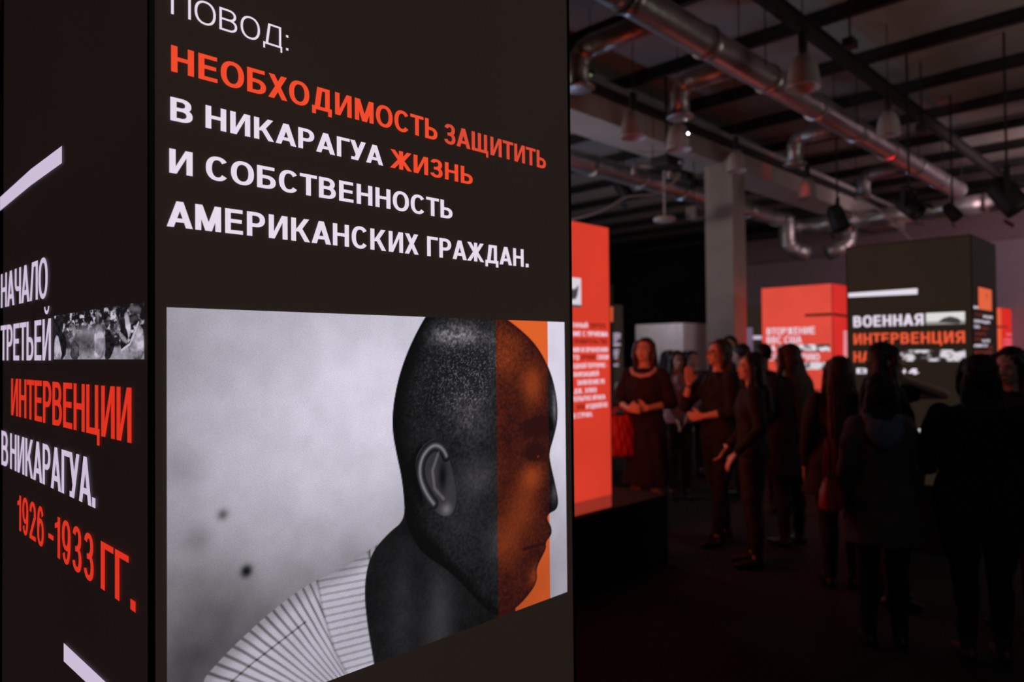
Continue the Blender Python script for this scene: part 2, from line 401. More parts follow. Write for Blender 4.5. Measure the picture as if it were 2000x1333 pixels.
TOPZ = 2.47; PLZ = .53
def light_column(label, X, Y, Wx, Wy, mats, top=TOPZ, pl=PLZ, plinth=None, skirt=None):
    """mats: materials of faces -Y, -X, +Y, +X"""
    t = thing('light_box', label, 'light box', (X, Y, 0), group='square light box columns')
    e = .007
    bm = B()
    for (a, b) in ((0, 0), (Wx-e, 0), (0, Wy-e), (Wx-e, Wy-e)): box(bm, a, a+e, b, b+e, pl, top)
    for zz in (pl, top-e):
        box(bm, e, Wx-e, 0, e, zz, zz+e); box(bm, e, Wx-e, Wy-e, Wy, zz, zz+e)
        box(bm, 0, e, e, Wy-e, zz, zz+e); box(bm, Wx-e, Wx, e, Wy-e, zz, zz+e)
    obj('frame', bm, M_frame, t)
    z0 = pl+e+(skirt or 0)
    g = .0015
    specs = ((e, Wx-e, g, .004), (g, .004, e, Wy-e), (e, Wx-e, Wy-.004, Wy-g), (Wx-.004, Wx-g, e, Wy-e))
    for (x0, x1, y0, y1), m in zip(specs, mats):
        bm = B(); box(bm, x0, x1, y0, y1, z0, top-e); obj('fabric_panel', bm, m, t)
    if skirt:
        for (x0, x1, y0, y1) in specs:
            bm = B(); box(bm, x0, x1, y0, y1, pl+e, z0); obj('dim_foot_strip', bm, M_oband, t, label='orange fabric strip with weaker backlight at the foot')
    bm = B(); box(bm, e, Wx-e, e, Wy-e, top-.01, top-.004); obj('lid', bm, M_frame, t)
    bm = B()
    if plinth: box(bm, plinth[0], plinth[1], plinth[2], plinth[3], 0, pl-.001, .004)
    else: box(bm, 0.02, Wx-.02, .02, Wy-.02, 0, pl-.001, .004)
    obj('plinth', bm, M_plinth, t)
    return t

# ================================================================== ROOM
M_floor = mat('black_carpet_floor', (.010, .007, .007), .85, var=.25, scale=3, bump=.3, bscale=160)
M_ceil = mat('ceiling_board', (.30, .26, .235), .9, var=.12, scale=1.3)
M_black = mat('black_painted_wall', (.006, .005, .006), .9)
M_mauve = mat('mauve_grey_wall', (.22, .14, .155), .85, var=.06)
M_slate = mat('slate_partition', (.25, .19, .23), .85, var=.06)
M_conc = mat('painted_concrete', (.40, .36, .33), .8, var=.1, scale=3, bump=.15)
M_dmetal = mat('dark_steel', (.03, .027, .027), .6, .4)
M_duct = mat('galvanised_duct', (.46, .43, .43), .36, .8, var=.2, scale=5, bump=.25, bscale=9)
M_chrome = mat('foil_elbow', (.42, .39, .38), .42, .8, var=.2, scale=9, bump=.35, bscale=18)
RX0, RX1, RY0, RY1, RZ = -3.0, 18.4, -6.0, 18.0, 4.95
def struct(name, bm, m, **kw):
    o = obj(name, bm, m, **kw); o['kind'] = 'structure'; return o
bm = B(); box(bm, RX0, RX1, RY0, RY1, -.1, 0); struct('floor', bm, M_floor)
bm = B(); box(bm, RX0, RX1, RY0, RY1, RZ+.06, RZ+.16); CEIL = struct('ceiling', bm, M_dmetal)
bm = B(); box(bm, RX0-.1, RX0, RY0, RY1, 0, RZ+.1); struct('wall_left', bm, M_black)
bm = B(); box(bm, RX1, RX1+.1, RY0, RY1, 0, RZ+.1); struct('wall_right', bm, M_black)
bm = B(); box(bm, RX0, RX1, RY0-.1, RY0, 0, RZ+.1); struct('wall_near', bm, M_black)
bm = B(); box(bm, RX0, RX1, RY1, RY1+.1, 0, RZ+.1); struct('wall_far', bm, M_black)
# ceiling boards between purlins: each a part of the ceiling
xs = [8.55+1.34*k for k in range(-8, 8)]
ym = [-6, -2.4, 1.2, 4.8, 8.4, 12.0, 15.0, 18.0]
brd = {}
for i, x in enumerate(xs):
    for j in range(len(ym)-1):
        x1 = min(x+1.34, RX1)
        if x1-x < .3: continue
        key = (round(x1-x, 3), round(ym[j+1]-ym[j], 3))
        if key not in brd:
            bm = B(); box(bm, .02, key[0]-.02, .012, key[1]-.012, 0, .05, .004)
            me = bpy.data.meshes.new('ceiling_board'); bm.to_mesh(me); bm.free(); me.materials.append(M_ceil); brd[key] = me
        o = link('ceiling_board', brd[key], CEIL); o.location = (x, ym[j], RZ+random.uniform(-.004, .008)+.008)
# purlins along Y
bm = B(); L = RY1-RY0
box(bm, -.035, .035, 0, L, 0, .012); box(bm, -.035, .035, 0, L, .118, .13); box(bm, -.006, .006, 0, L, .012, .118)
mp = bpy.data.meshes.new('purlin'); bm.to_mesh(mp); bm.free(); mp.materials.append(M_dmetal)
for x in xs:
    if RX0 < x < RX1: o = link('purlin', mp, CEIL); o.location = (x, RY0, RZ-.14)
# long dark girder above the duct (along X)
t = thing('steel_girder', 'long thin black steel girder above and right of the big duct', 'girder', (RX0, 2.80, 4.62))
bm = B(); Lx = RX1-RX0
box(bm, 0, Lx, -.035, .035, 0, .014); obj('bottom_flange', bm, M_dmetal, t)
bm = B(); box(bm, 0, Lx, -.006, .006, .014, .15); obj('web', bm, M_dmetal, t)
bm = B(); box(bm, 0, Lx, -.035, .035, .15, .162); obj('top_flange', bm, M_dmetal, t)
# concrete beam + pillar
BY = 4.98
bm = B(); box(bm, RX0, RX1, BY, BY+.55, 4.24, 4.72, .01); struct('trim_1', bm, M_conc, label='pale concrete ceiling beam')
bm = B(); box(bm, RX0, RX1, BY-.07, BY, 4.50, 4.60, .01); struct('trim_2', bm, M_dmetal, label='dark ledge pipe along the beam')
PC = flr(1435, 10.0)
bm = B(); box(bm, PC.x, PC.x+.37, PC.y, PC.y+.43, 0, 4.4, .008); struct('wall_pillar', bm, M_conc, label='square pale concrete pillar under the beam')
# far partition, dark line over it
bm = B(); box(bm, 17.0, 17.12, -4.5, 8.6, 0, 3.75, .01); struct('wall_partition', bm, M_slate, label='slate grey exhibition partition')
bm = B(); box(bm, 17.1, 17.4, -5.5, 12.0, 4.42, 4.54, .01); struct('trim_3', bm, M_dmetal, label='dark edge strip over the partition')
# upper wall above the partition
bm = B(); box(bm, 17.5, 17.6, -5.9, 9.0, 3.3, 4.42); struct('wall_upper', bm, M_mauve, label='mauve wall over the partition')
# pale block of a brighter room beyond
bA = flr(1334, 14.2)
bm = B(); box(bm, bA.x, bA.x+1.9, bA.y, bA.y+1.12, 0, 2.17, .01); struct('wall_booth', bm, mat('pale_booth_wall', (.42, .40, .38), .8), label='pale partition block beyond the crowd')

# ================================================================== MAIN LIGHT BOX
X0, Y0 = .3404, 1.0; W = .862
main = light_column('tall charcoal light box in the foreground with large Cyrillic headline and portrait print', X0, Y0, W, W+.03, (M_dark, M_dark_side, M_dark, M_dark), plinth=(.0, W, 0, W+.03))
fr = Face('y', Y0, main); fl = Face('x', X0, main)
LT = .075
fr.text('ПОВОД:', 333.5, 562.5, [(333.6, 32), (545, 90)], [(431, 14.5)], M_white, .098, .086, .03)
fr.text('НЕОБХОДИМОСТЬ', 333.6, 853.6, [(333.6, 137), (1052, 329)], [(333.6, 88)], M_red)
fr.text('ЗАЩИТИТЬ', 867, 1065.5, [(333.6, 137), (1052, 329)], [(333.6, 88)], M_red_end)
b3 = [(332, 237.3), (915, 358.5)]; t3 = [(332, 189)]
fr.text('В', 332, 375.6, b3, t3, M_white); fr.text('НИКАРАГУА', 400.8, 747.5, b3, t3, M_white); fr.text('ЖИЗНЬ', 761, 922.5, b3, t3, M_red)
b4 = [(330, 339.4), (878, 426.5)]; t4 = [(330, 290)]
fr.text('И', 330, 375.6, b4, t4, M_white); fr.text('СОБСТВЕННОСТЬ', 400.8, 883, b4, t4, M_white)
b5 = [(325, 440.5), (1030, 523.8)]; t5 = [(325, 391)]
fr.text('АМЕРИКАНСКИХ', 325, 817.5, b5, t5, M_white); fr.text('ГРАЖДАН.', 833.5, 1031.7, b5, t5, M_white)
# left face
fl.poly([(1, 386), (61.5, 331), (122.4, 285.3), (122.4, 318.9), (61.5, 362.5), (1, 412.4)][::1], M_white_side)
fl.poly([(126, 1256), (209.6, 1334), (270, 1392), (270, 1446), (190, 1352), (126, 1292)], M_white_side)
fl.text('НАЧАЛО', 3, 94.6, [(4, 603), (79, 583)], [(4, 541), (86.7, 499)], M_white_side, .20, .13, -.05)
fl.text('ТРЕТЬЕЙ', 2.6, 101, [(4, 704.4), (101, 704.4)], [(4, 638), (98, 621)], M_white_side, .20, .13, -.05)
fl.text('ИНТЕРВЕНЦИИ', 23, 258.6, [(24, 813), (258.6, 863.5)], [(23, 740.8), (258.6, 756)], M_red_side, .20, .13, -.05)
fl.text('В', 4, 17, [(4, 907.5), (180, 990)], [(4, 840.8), (160, 890)], M_white_side, .20, .13)
fl.text('НИКАРАГУА.', 21, 188, [(4, 907.5), (180, 990)], [(4, 840.8), (160, 890)], M_white_side, .20, .13, -.05)
bb = [(44.4, 1041), (266, 1196)]; tt = [(42, 969), (199.5, 1057.4)]
fl.text('1926', 35.4, 87, bb, tt, M_red_side, .17, .12, -.02); fl.text('-', 96, 106, bb, tt, M_red_side, .17, .12)
fl.text('1933', 108.6, 185, bb, tt, M_red_side, .17, .12, -.02); fl.text('ГГ.', 198.5, 266.6, bb, tt, M_red_side, .2, .13, -.01)

# portrait print (a plain generic profile study)
def C4(x, y): return fr.uv(300+x*.58, 560+y*.58)
def paint_portrait(U, Z):
    bg = .80+.0*U
    k = 1/(.5)
    n1 = fbm(U, Z*.7, 9, 3); n2 = fbm(U, Z, 30, 9)
    n0 = fbm(U*1.3, Z*.5, 5, 41, 3)
    bg = .70+.16*(n0-.5)+.12*(n1-.5)+.07*(n2-.5)
    uL, zT = C4(42, 64); uR, zB = C4(1388, 1030)
    tx = (U-uL)/(uR-uL); tz = (Z-zB)/(zT-zB)
    bg = bg-(.40+.4*(n1-.5))*sm(.58, .05, tz)*(1-.5*tx) - (.10+.2*(n1-.5))*sm(.22, 0, tx)
    bg = np.clip(bg+.12*bl(tx, tz, .35, .7, .3, .3)+.1*sm(.6, 1, tx), .2, .86)
    for (cx, cy, r, a) in ((232, 768, 16, .30), (312, 958, 17, .48), (150, 850, 40, .10), (90, 600, 60, .08)):
        u, z = C4(cx, cy); rr = r*.58/1411*1.15; bg -= a*bl(U, Z, u, z, rr, rr)
    img = bg
    q = lambda pts: smoothpoly([C4(*p) for p in pts])
    # shirt
    shirt = q([(150, 1345), (210, 1270), (300, 1180), (400, 1090), (520, 1000), (640, 950), (720, 890), (800, 840), (1000, 900), (1200, 1100), (1240, 1400), (1100, 1500), (200, 1500)])
    d = pdist(U, Z, shirt)
    ax, az = C4(330, 1250); bx, bz = C4(620, 960)
    ang = np.arctan2(Z-C4(760, 1500)[1], U-C4(760, 1500)[0]); st = .5+.5*np.sin(ang*150+3*fbm(U, Z, 8, 20))
    rib = .5+.5*np.sin((Z-az)*560+U*40)
    collar = sdline(U, Z, [C4(640, 950), C4(655, 1040), C4(690, 1160), C4(760, 1300)])
    near = sm(.050, .046, collar)
    sh = .66+.10*fbm(U, Z, 12, 31)-.26*sm(.6, .98, st)*(1-near)*(.6+.8*fbm(U, Z, 14, 77))-.14*sm(.6, .9, rib)*near
    sh = sh-.12*sm(.004, .0, np.abs(collar-.048))
    seam = sdline(U, Z, [C4(150, 1430), C4(330, 1270), C4(510, 1130)]); sh -= .2*sm(.0025, .0008, seam)
    sh = sh*(.80+.2*sm(0, .03, -d))
    img = img*(1-sm(.0015, -.0015, d))+sh*sm(.0015, -.0015, d)
    # neck and head
    neck = q([(845, 720), (842, 790), (790, 830), (730, 900), (708, 1000), (715, 1120), (745, 1290), (760, 1400), (1200, 1400), (1230, 1000), (1100, 700)])
    dn = pdist(U, Z, neck)
    nk = .07+.13*bl(U, Z, *C4(960, 1120), .035, .10)+.08*bl(U, Z, *C4(830, 1100), .03, .10)+.05*(fbm(U, Z, 40, 5)-.5)+.04*(fbm(U, Z, 260, 6, 2)-.5)
    img = img*(1-sm(.0015, -.0015, dn))+nk*sm(.0015, -.0015, dn)
    head = q([(940, 60), (880, 160), (832, 275), (806, 390), (802, 480), (816, 560), (834, 640), (843, 720), (846, 800), (900, 900), (1000, 960), (1090, 1060), (1150, 1115), (1215, 1090), (1268, 1032), (1292, 990), (1288, 950), (1304, 915), (1322, 880), (1318, 862), (1340, 835), (1338, 808), (1322, 782), (1330, 764), (1356, 752), (1363, 722), (1350, 660), (1336, 600), (1330, 560), (1346, 510), (1360, 450), (1358, 380), (1338, 290), (1292, 200), (1230, 140), (1160, 90), (1100, 40)])
    dh = pdist(U, Z, head)
    tex = fbm(U, Z, 220, 11, 3); n3 = fbm(U, Z, 26, 14)
    h = .088+.05*(n3-.5)+.10*(tex-.5)
    spk = sm(.56, .74, fbm(U, Z, 420, 71, 2))
    hairz = sm(.02, -.03, pdist(U, Z, q([(930, 40), (850, 250), (820, 450), (900, 520), (1050, 500), (1130, 420), (1150, 300), (1240, 220), (1200, 60)])))
    h += hairz*(.20*spk*(.25+bl(U, Z, *C4(1060, 300), .09, .07)))
    h += .34*bl(U, Z, *C4(1020, 165), .070, .020)*(.2+1.5*tex)
    h += .12*bl(U, Z, *C4(1070, 430), .06, .06)*(.3+1.3*tex)
    h += .15*bl(U, Z, *C4(1190, 230), .045, .05)*(.6+.7*tex)
    h += .24*bl(U, Z, *C4(1275, 330), .030, .040)      # forehead light
    h += .24*bl(U, Z, *C4(1275, 640), .030, .026)      # cheek
    h += .13*bl(U, Z, *C4(1090, 640), .05, .035)+.06*bl(U, Z, *C4(1050, 780), .06, .05)
    h += .14*bl(U, Z, *C4(1240, 740), .04, .05)
    h += .13*bl(U, Z, *C4(1180, 860), .05, .05)
    h += .34*bl(U, Z, *C4(1350, 400), .008, .05)
    h += .26*bl(U, Z, *C4(1352, 690), .010, .02)
    h += .18*bl(U, Z, *C4(1285, 975), .015, .02)
    h -= .30*bl(U, Z, *C4(1300, 470), .035, .013)      # brow
    h -= .30*bl(U, Z, *C4(1285, 560), .020, .011)      # eye socket
    h -= .20*bl(U, Z, *C4(1330, 745), .008, .008)      # nostril
    eye = sdline(U, Z, [C4(1255, 572), C4(1278, 552), C4(1305, 548)]); h -= .25*sm(.003, .001, eye)
    h += .35*bl(U, Z, *C4(1292, 572), .005, .0035); h -= .4*bl(U, Z, *C4(1284, 574), .004, .004)
    mouth = sdline(U, Z, [C4(1245, 885), C4(1290, 872), C4(1322, 864)]); h -= .25*sm(.004, .001, mouth)
    jaw = sdline(U, Z, [C4(900, 860), C4(1010, 960), C4(1100, 1060), C4(1150, 1110)]); h -= .07*sm(.02, .0, jaw)
    h *= sm(-.0, .012, -dh)*.35+.65
    h = np.where(dh > 0, h, h*(1-.75*sm(.05, .0, -dh)*sm(C4(1000, 0)[0], C4(900, 0)[0], U)))
    # ear
    ear = q([(885, 560), (930, 512), (965, 515), (992, 560), (1008, 640), (1022, 700), (1010, 765), (975, 778), (935, 748), (900, 695), (878, 620)])
    de = pdist(U, Z, ear)
    rim = sdline(U, Z, smoothpoly([C4(992, 590), C4(975, 545), C4(940, 530), C4(900, 575), C4(893, 640), C4(918, 700), C4(950, 742), C4(918, 700), C4(893, 640), C4(900, 575), C4(940, 530)])[:60])
    ev = .20+.05*(n3-.5)+.26*sm(.0045, .0008, rim)-.10*sm(.004, .001, np.abs(rim-.0085))
    anti = sdline(U, Z, [C4(958, 560), C4(938, 620), C4(945, 680), C4(975, 715)]); ev += .16*sm(.005, .001, anti)
    ev -= .17*bl(U, Z, *C4(972, 640), .009, .024); ev += .22*bl(U, Z, *C4(985, 750), .012, .010)
    ev = np.clip(ev, .05, .6)
    h += .0; h -= .06*sm(.02, .0, np.abs(de))*(U < C4(900, 0)[0])
    h = h*(1-sm(.001, -.001, de))+ev*sm(.001, -.001, de)
    img = img*(1-sm(.0012, -.0012, dh))+h*sm(.0012, -.0012, dh)
    g = np.clip(img, .03, .92)
    rgb = np.stack([s2l(g*1.0)*.98, s2l(g*.985)*.95, s2l(g*1.0+.02*sm(.4, .8, g))*1.03], -1)
    u0 = C4(1154, 500)[0]; u1 = C4(1329, 500)[0]
    band = sm(u0-.0006, u0+.0006, U)*sm(u1+.0006, u1-.0006, U)
    # orange overprint
    lo = np.array(lin(44, 12, 10)); hi = np.array(lin(222, 96, 40))
    t = (np.clip((g-.06)/.72, 0, 1)**1.2)[..., None]; orr = lo*(1-t)+hi*t
    rgb = rgb*(1-band[..., None])+orr*band[..., None]
    return np.clip(rgb, 0, 1)
uL, zT = fr.uv(325, 597); uR, _ = fr.uv(1104.5, 900); _, zB = fr.uv(1106, 1157); zT = (zT+fr.uv(1104, 632)[1])/2
fr.grid(uL, uR, zB, zT, 430, 400, paint_portrait, M_photo, label='backlit black and white portrait print with an orange band')

def paint_strip(U, Z):
    def P(x, y): return fl.uv(100+x*.105, 580+y*.105)
    n = fbm(U*.42, Z, 60, 2, 4); n2 = fbm(U*.42, Z, 170, 8, 3)
    zz = (Z-zb)/(zt-zb)
    g = .10+.75*sm(.42, .72, n2)*sm(.3, .7, n+.1)
    ground = sm(.28, .2, zz); g = g*(1-ground)+(.62+.3*(n2-.5))*ground
    mid = bl(U, Z, *P(680, 700), .09, .012); g = g*(1-mid)+.75*mid
    mid = bl(U, Z, *P(640, 850), .10, .018); g = g*(1-mid)+(.22+.2*n2)*mid
    def fig(pts, v, tx=.2):
        nonlocal g
        d = pdist(U, Z, smoothpoly([P(*p) for p in pts], 1)); m = sm(.0008, -.0008, d)*1.0; v = v*(.72+.28*sm(.0, .006, -d)) if v > .25 else v
        g = g*(1-m)+(v+tx*(n2-.5)+.25*(sm(.45, .75, n)-.3)*(v > .2))*m
    fig([(60, 360), (240, 330), (230, 440), (240, 560), (200, 640), (300, 760), (280, 1165), (60, 1165)], .12)
    fig([(70, 800), (110, 700), (160, 760), (230, 1165), (60, 1165)], .62)
    fig([(400, 560), (450, 530), (480, 600), (485, 700), (460, 780), (420, 760), (405, 680)], .62)
    fig([(390, 860), (440, 800), (500, 860), (550, 1165), (360, 1165)], .36)
    fig([(1360, 340), (1430, 250), (1500, 500), (1500, 700), (1440, 800), (1390, 600)], .80, .05)
    fig([(850, 240), (910, 240), (915, 380), (905, 480), (870, 490), (850, 400)], .5)
    fig([(820, 560), (870, 500), (930, 500), (985, 600), (1035, 850), (1000, 1000), (960, 1165), (810, 1165), (805, 900)], .64, .25)
    fig([(1000, 400), (1060, 340), (1100, 420), (1095, 540), (1050, 580), (1005, 540)], .30, .5)
    fig([(1010, 620), (1060, 600), (1110, 630), (1205, 880), (1150, 1050), (1100, 1165), (1000, 1165), (1030, 900)], .13)
    fig([(1330, 400), (1370, 380), (1390, 460), (1385, 560), (1430, 640), (1450, 790), (1370, 1010), (1300, 980), (1300, 600)], .12)
    fig([(1240, 620), (1280, 620), (1440, 800), (1430, 900), (1310, 800)], .72, .1)
    fig([(1430, 200), (1480, 140), (1600, 110), (1690, 200), (1700, 280), (1640, 330), (1480, 300)], .42, .4)
    fig([(1480, 330), (1640, 330), (1640, 450), (1520, 520), (1470, 480)], .34, .2)
    fig([(1440, 900), (1560, 620), (1650, 500), (1745, 640), (1745, 1165), (1500, 1165), (1470, 1040)], .58, .4)
    ln = sdline(U, Z, [P(1320, 1000), P(1480, 880), P(1640, 480)]); g = np.where(ln < .0018, .8, g)
    g = np.clip(g, .04, .9)
    return np.stack([s2l(g)*.85, s2l(g*.98)*.8, s2l(g)*.92], -1)
ua, zt = fl.uv(107, 617.8); ub, zt2 = fl.uv(283, 589); zb = (fl.uv(107, 702.4)[1]+fl.uv(283, 702)[1])/2; zt = (zt+zt2)/2
fl.grid(ua, min(ub, -Y0-.001-.007), zb, zt, 300, 130, paint_strip, M_photo, label='backlit black and white strip of a group of people')
def paint_mono(seed, lo=.3, hi=.85, sc=24):
    def f(U, Z):
        n = fbm(U, Z*1.2, sc, seed); g = lo+(hi-lo)*sm(.4, .6, n)
        return np.stack([s2l(g), s2l(g*.97), s2l(g)], -1)
    return f
def patch(face, xl, xr, yt, yb, fn, **kw):
    xm = (xl+xr)/2
    u0 = face.uv(xl, yb)[0]; u1 = face.uv(xr, yb)[0]; z0 = face.uv(xm, yb)[1]; z1 = face.uv(xm, yt)[1]
    return face.grid(u0, u1, z0, z1, 60, 40, fn, M_photo, **kw)

# ================================================================== COLUMN A (orange, left)
cA = flr(1192.5, 5.0); WA = .87
ax0 = cA.x-WA; ay0 = cA.y
colA = light_column('orange light box of white text rows half hidden behind the foreground box', ax0, ay0, WA, WA, (M_orange, M_orange, M_orange, mat('orange_fabric_boosted_fill', (.3, .05, .02), .9, emit=lin(255, 96, 60), es=2.6, evar=.1)), skirt=.085, plinth=(-1.2, WA+.66, -.02, WA+.1))  # unseen right face glows stronger, added to light the visitors' faces
fa = Face('y', ay0, colA)
def arow(y, s, xl, xr, m=M_white, hgt=9.2, yr=None):
    # rows slope toward the right vanishing point
    sl = (683-y)/(2400-1155.)
    yl = y+sl*(xl-1155); y2 = y+sl*(xr-1155)
    fa.text(s, xl, xr, [(xl, yl), (xr, y2)], [((xl+xr)/2, (yl+y2)/2-hgt)], m, .2, .15)
arow(641, 'ВОЕННЫЙ', 1102, 1148); arow(641, 'СВЕРГНУТЬ', 1151, 1183, M_black_print)
arow(657, 'ПАНАМЕ С ПРИЕМА', 1092, 1187); arow(672, 'ОТ ПРАВИТЕЛЬСТВО', 1108, 1186, M_black_print)
arow(688, 'ДАНИИ И ХРАНЕНИИ', 1102, 1187); arow(703, 'ГО', 1118, 1131); arow(703, 'ОРУЖИЯ', 1134, 1163, M_black_print); arow(703, 'СВЯЗИ', 1166, 1188)
arow(719, 'НАРОДНОЙ ТЕРРОРИС-', 1104, 1185); arow(735, 'ОРГАНИЗАЦИЕЙ', 1104, 1169); arow(751, 'ЗАЯВЛЕНИЕ УК', 1127, 1181)
arow(767, 'НА ДЖ. ЭЛИЗ', 1106, 1165); arow(782, 'С ПОПЫТКЕ ИРАКА', 1110, 1182); arow(798, 'ИРАК', 1127, 1142, M_black_print); arow(798, 'И ОДНОЙ ИЗ', 1145, 1186)
arow(814, 'НИЕ СТРАН.', 1108, 1157)
def pA(U, Z):
    u0, z0 = fa.uv(1122, 575); g = .86-.6*sm(.006, -.004, pdist(U, Z, [fa.uv(1100, 560), fa.uv(1122, 566), fa.uv(1130, 558), fa.uv(1127, 578), fa.uv(1124, 584), fa.uv(1100, 586)]))
    g = np.where(Z < fa.uv(1120, 595)[1], .3, g); return np.stack([s2l(g), s2l(g*.95), s2l(g)], -1)
patch(fa, 1095, 1135, 542, 600, pA, label='small pale photo print')

# ================================================================== COLUMN C (charcoal, right)
cC = flr(1901, 5.45); WC = .87
colC = light_column('charcoal light box at right headed by a white bar and military intervention lettering', cC.x, cC.y, .82, .915, (M_dark_farside, M_dark_far, M_dark_far, M_dark_far))
fc = Face('x', cC.x, colC); fcs = Face('y', cC.y, colC)
fc.poly([(1657, 573), (1792, 563.5), (1792, 575), (1657, 581)][::1], M_white)
fc.text('ВОЕННАЯ', 1667, 1804, [(1667, 639.5), (1804, 635.5)], [(1667, 618), (1804, 613)], M_white, .23, .18)
fc.text('ИНТЕРВЕНЦИЯ', 1667.5, 1885, [(1667, 673.5), (1885, 670)], [(1667, 652), (1885, 647)], M_redfar, .22, .17)
fc.text('НА', 1667.5, 1700, [(1667, 708), (1700, 707.5)], [(1667, 687)], M_redfar, .22, .17)
fc.text('В 1994', 1673, 1795, [(1673, 729), (1795, 733)], [(1673, 719), (1795, 721)], M_white, .2, .16)
fc.poly([(1780, 838), (1828, 838.5), (1828, 850), (1780, 849)], M_white)
def pship(U, Z):
    u0, z0 = fc.uv(1845, 628); n = fbm(U, Z, 60, 4)
    g = .86+0*U; g = g*(1-sm(.01, -.01, (Z-z0)))+(.55)*sm(.01, -.01, (Z-z0))
    d = pdist(U, Z, [fc.uv(1832, 629), fc.uv(1842, 622), fc.uv(1856, 618), fc.uv(1872, 622), fc.uv(1878, 628), fc.uv(1872, 633)])
    g = np.where(d < 0, .22, g); return np.stack([s2l(g), s2l(g), s2l(g*.98)], -1)
patch(fc, 1809, 1885, 610.5, 634, pship, label='small pale photo print of a ship')
patch(fc, 1736, 1886, 684, 706, paint_mono(5, .12, .85, 22), label='small grey photo print')
patch(fcs, 1911.5, 1937, 564, 606, lambda U, Z: np.ones(U.shape+(3,))*np.array(lin(222, 92, 52))*(1-.6*bl(U, Z, *fcs.uv(1927, 579), .03, .02))[..., None], label='orange tinted photo print')
def crow(y, s, xl, xr, m, hg=5.5):
    sl = .30*(1-(y-560)/300); yl = y+sl*(xl-1920); y2 = y+sl*(xr-1920)
    fcs.text(s, xl, xr, [(xl, yl), (xr, y2)], [((xl+xr)/2, (yl+y2)/2-hg)], m, .2, .16)
crow(607, 'И', 1902, 1910, M_white)
for y, a in ((620, [('СТРАН', 1903, 1919, M_darkred), ('АКЦИЯ', 1920, 1938, M_white)]), (632, [('ОПЕРАЦИЯ', 1902, 1933, M_white)]),
             (644, [('СИЛЫ', 1902, 1913, M_white), ('СОЮЗА', 1914, 1930, M_darkred)]), (656, [('УДАРЫ', 1904, 1926, M_darkred)]),
             (668, [('ПРОТИВ', 1903, 1917, M_darkred), ('ЧАСТЕЙ', 1918, 1933, M_white)]), (679, [('АРМИЯ СЕР', 1902, 1929, M_white), ('БОВ', 1930, 1938, M_darkred)]),
             (691, [('БОСНИИ', 1903, 1938, M_darkred)])):
    for s, xl, xr, m in a: crow(y, s, xl, xr, m)

# ================================================================== COLUMN B (orange, mid right)
cB = flr(1627, 9.3)
colB = light_column('orange light box headed by air force invasion lettering behind the visitors', cB.x, cB.y, .92, .96, (M_orange_s, M_orange_b, M_orange_b, M_orange_b), pl=.60)
fb = Face('x', cB.x, colB); fbs = Face('y', cB.y, colB)
fb.poly([(1572, 614), (1625, 611.5), (1625, 617), (1572, 619)], M_black_print)
fbs.poly([(1628, 611.5), (1662, 617), (1662, 621), (1628, 617)], M_black_print)
fb.text('ВТОРЖЕНИЕ', 1498, 1592, [(1498, 654.5), (1592, 652.5)], [(1498, 641.5), (1592, 638.5)], M_white, .19, .15)
fb.text('ВВС США', 1498, 1566, [(1498, 671), (1566, 670.5)], [(1498, 658.5), (1566, 657)], M_white, .19, .15)
fb.text('НА', 1497, 1515, [(1497, 687), (1515, 687)], [(1497, 675)], M_white, .23, .18)
fb.text('ТЕРРИТОРИЮ', 1494, 1601, [(1494, 704), (1601, 705)], [(1494, 692), (1601, 690.5)], M_white, .19, .15)
fb.text('И', 1563, 1570, [(1563, 722), (1570, 722)], [(1563, 709)], M_white, .23, .18)
patch(fb, 1518, 1621, 673.5, 687, paint_mono(8, .15, .9, 18), label='narrow grey photo print')
patch(fb, 1572, 1618, 708, 722, paint_mono(11, .25, .85, 10), label='small pale photo print')
fb.poly([(1573, 913), (1606, 903), (1606, 918)], M_redfar, name='orange_spill_patch')  # orange light spill near the floor, painted as a glowing patch
fb.poly([(1580, 761), (1602, 761.5), (1602, 765), (1580, 764.5)], M_black_print)
for k, y in enumerate(range(652, 716, 7)):
    fbs.text('ЮГО', 1648, 1659, [(1648, y), (1659, y)], [(1650, y-4.6)], M_white, .2, .16)

# ================================================================== smaller far columns
cF = flr(1958, 13.6)
colF = light_column('farthest small red and orange light box beside the charcoal one at right', cF.x, cF.y, .87, .87, (mat('lit_scarlet_fabric', (.25, .02, .01), .9, emit=lin(205, 30, 24), evar=.05), M_redfar, M_redfar, M_redfar), top=2.38)
ff = Face('y', cF.y, colF)
for k, y in enumerate((656, 667, 675, 683, 692)):
    ff.text('АРМИЯ', 1960+(5 if k == 0 else 0), 1976, [(1960, y), (1976, y)], [(1968, y-5)], mat('lit_pink_print', (.004, .004, .004), .9, emit=lin(225, 110, 130), sample=False), .22, .18)
ffx = Face('x', cF.x, colF); ffx.poly([(1947, 637), (1957, 637), (1957, 641), (1947, 641)], M_black_print)
ff.poly([(1959, 637), (1968, 638), (1968, 641), (1959, 640)], M_black_print)
cG = flr(1530, 13.4)
colG = light_column('dark light box with short white bar peeking left of the orange one', cG.x, cG.y, .87, .95, (M_dark_farside, M_dark_far, M_dark_far, M_dark_far), top=2.45)
fg = Face('x', cG.x, colG); fg.poly([(1471, 656.5), (1497, 656), (1497, 663), (1471, 663)], M_white_side)
cE = flr(1217.5, 12.8)
colE = light_column('narrow dark light box of tiny lilac lines right of the near orange box', cE.x-.87, cE.y, .87, .87, (M_dark_far, M_dark_far, M_dark_far, M_dark_far), top=2.44)
fe = Face('y', cE.y, colE)
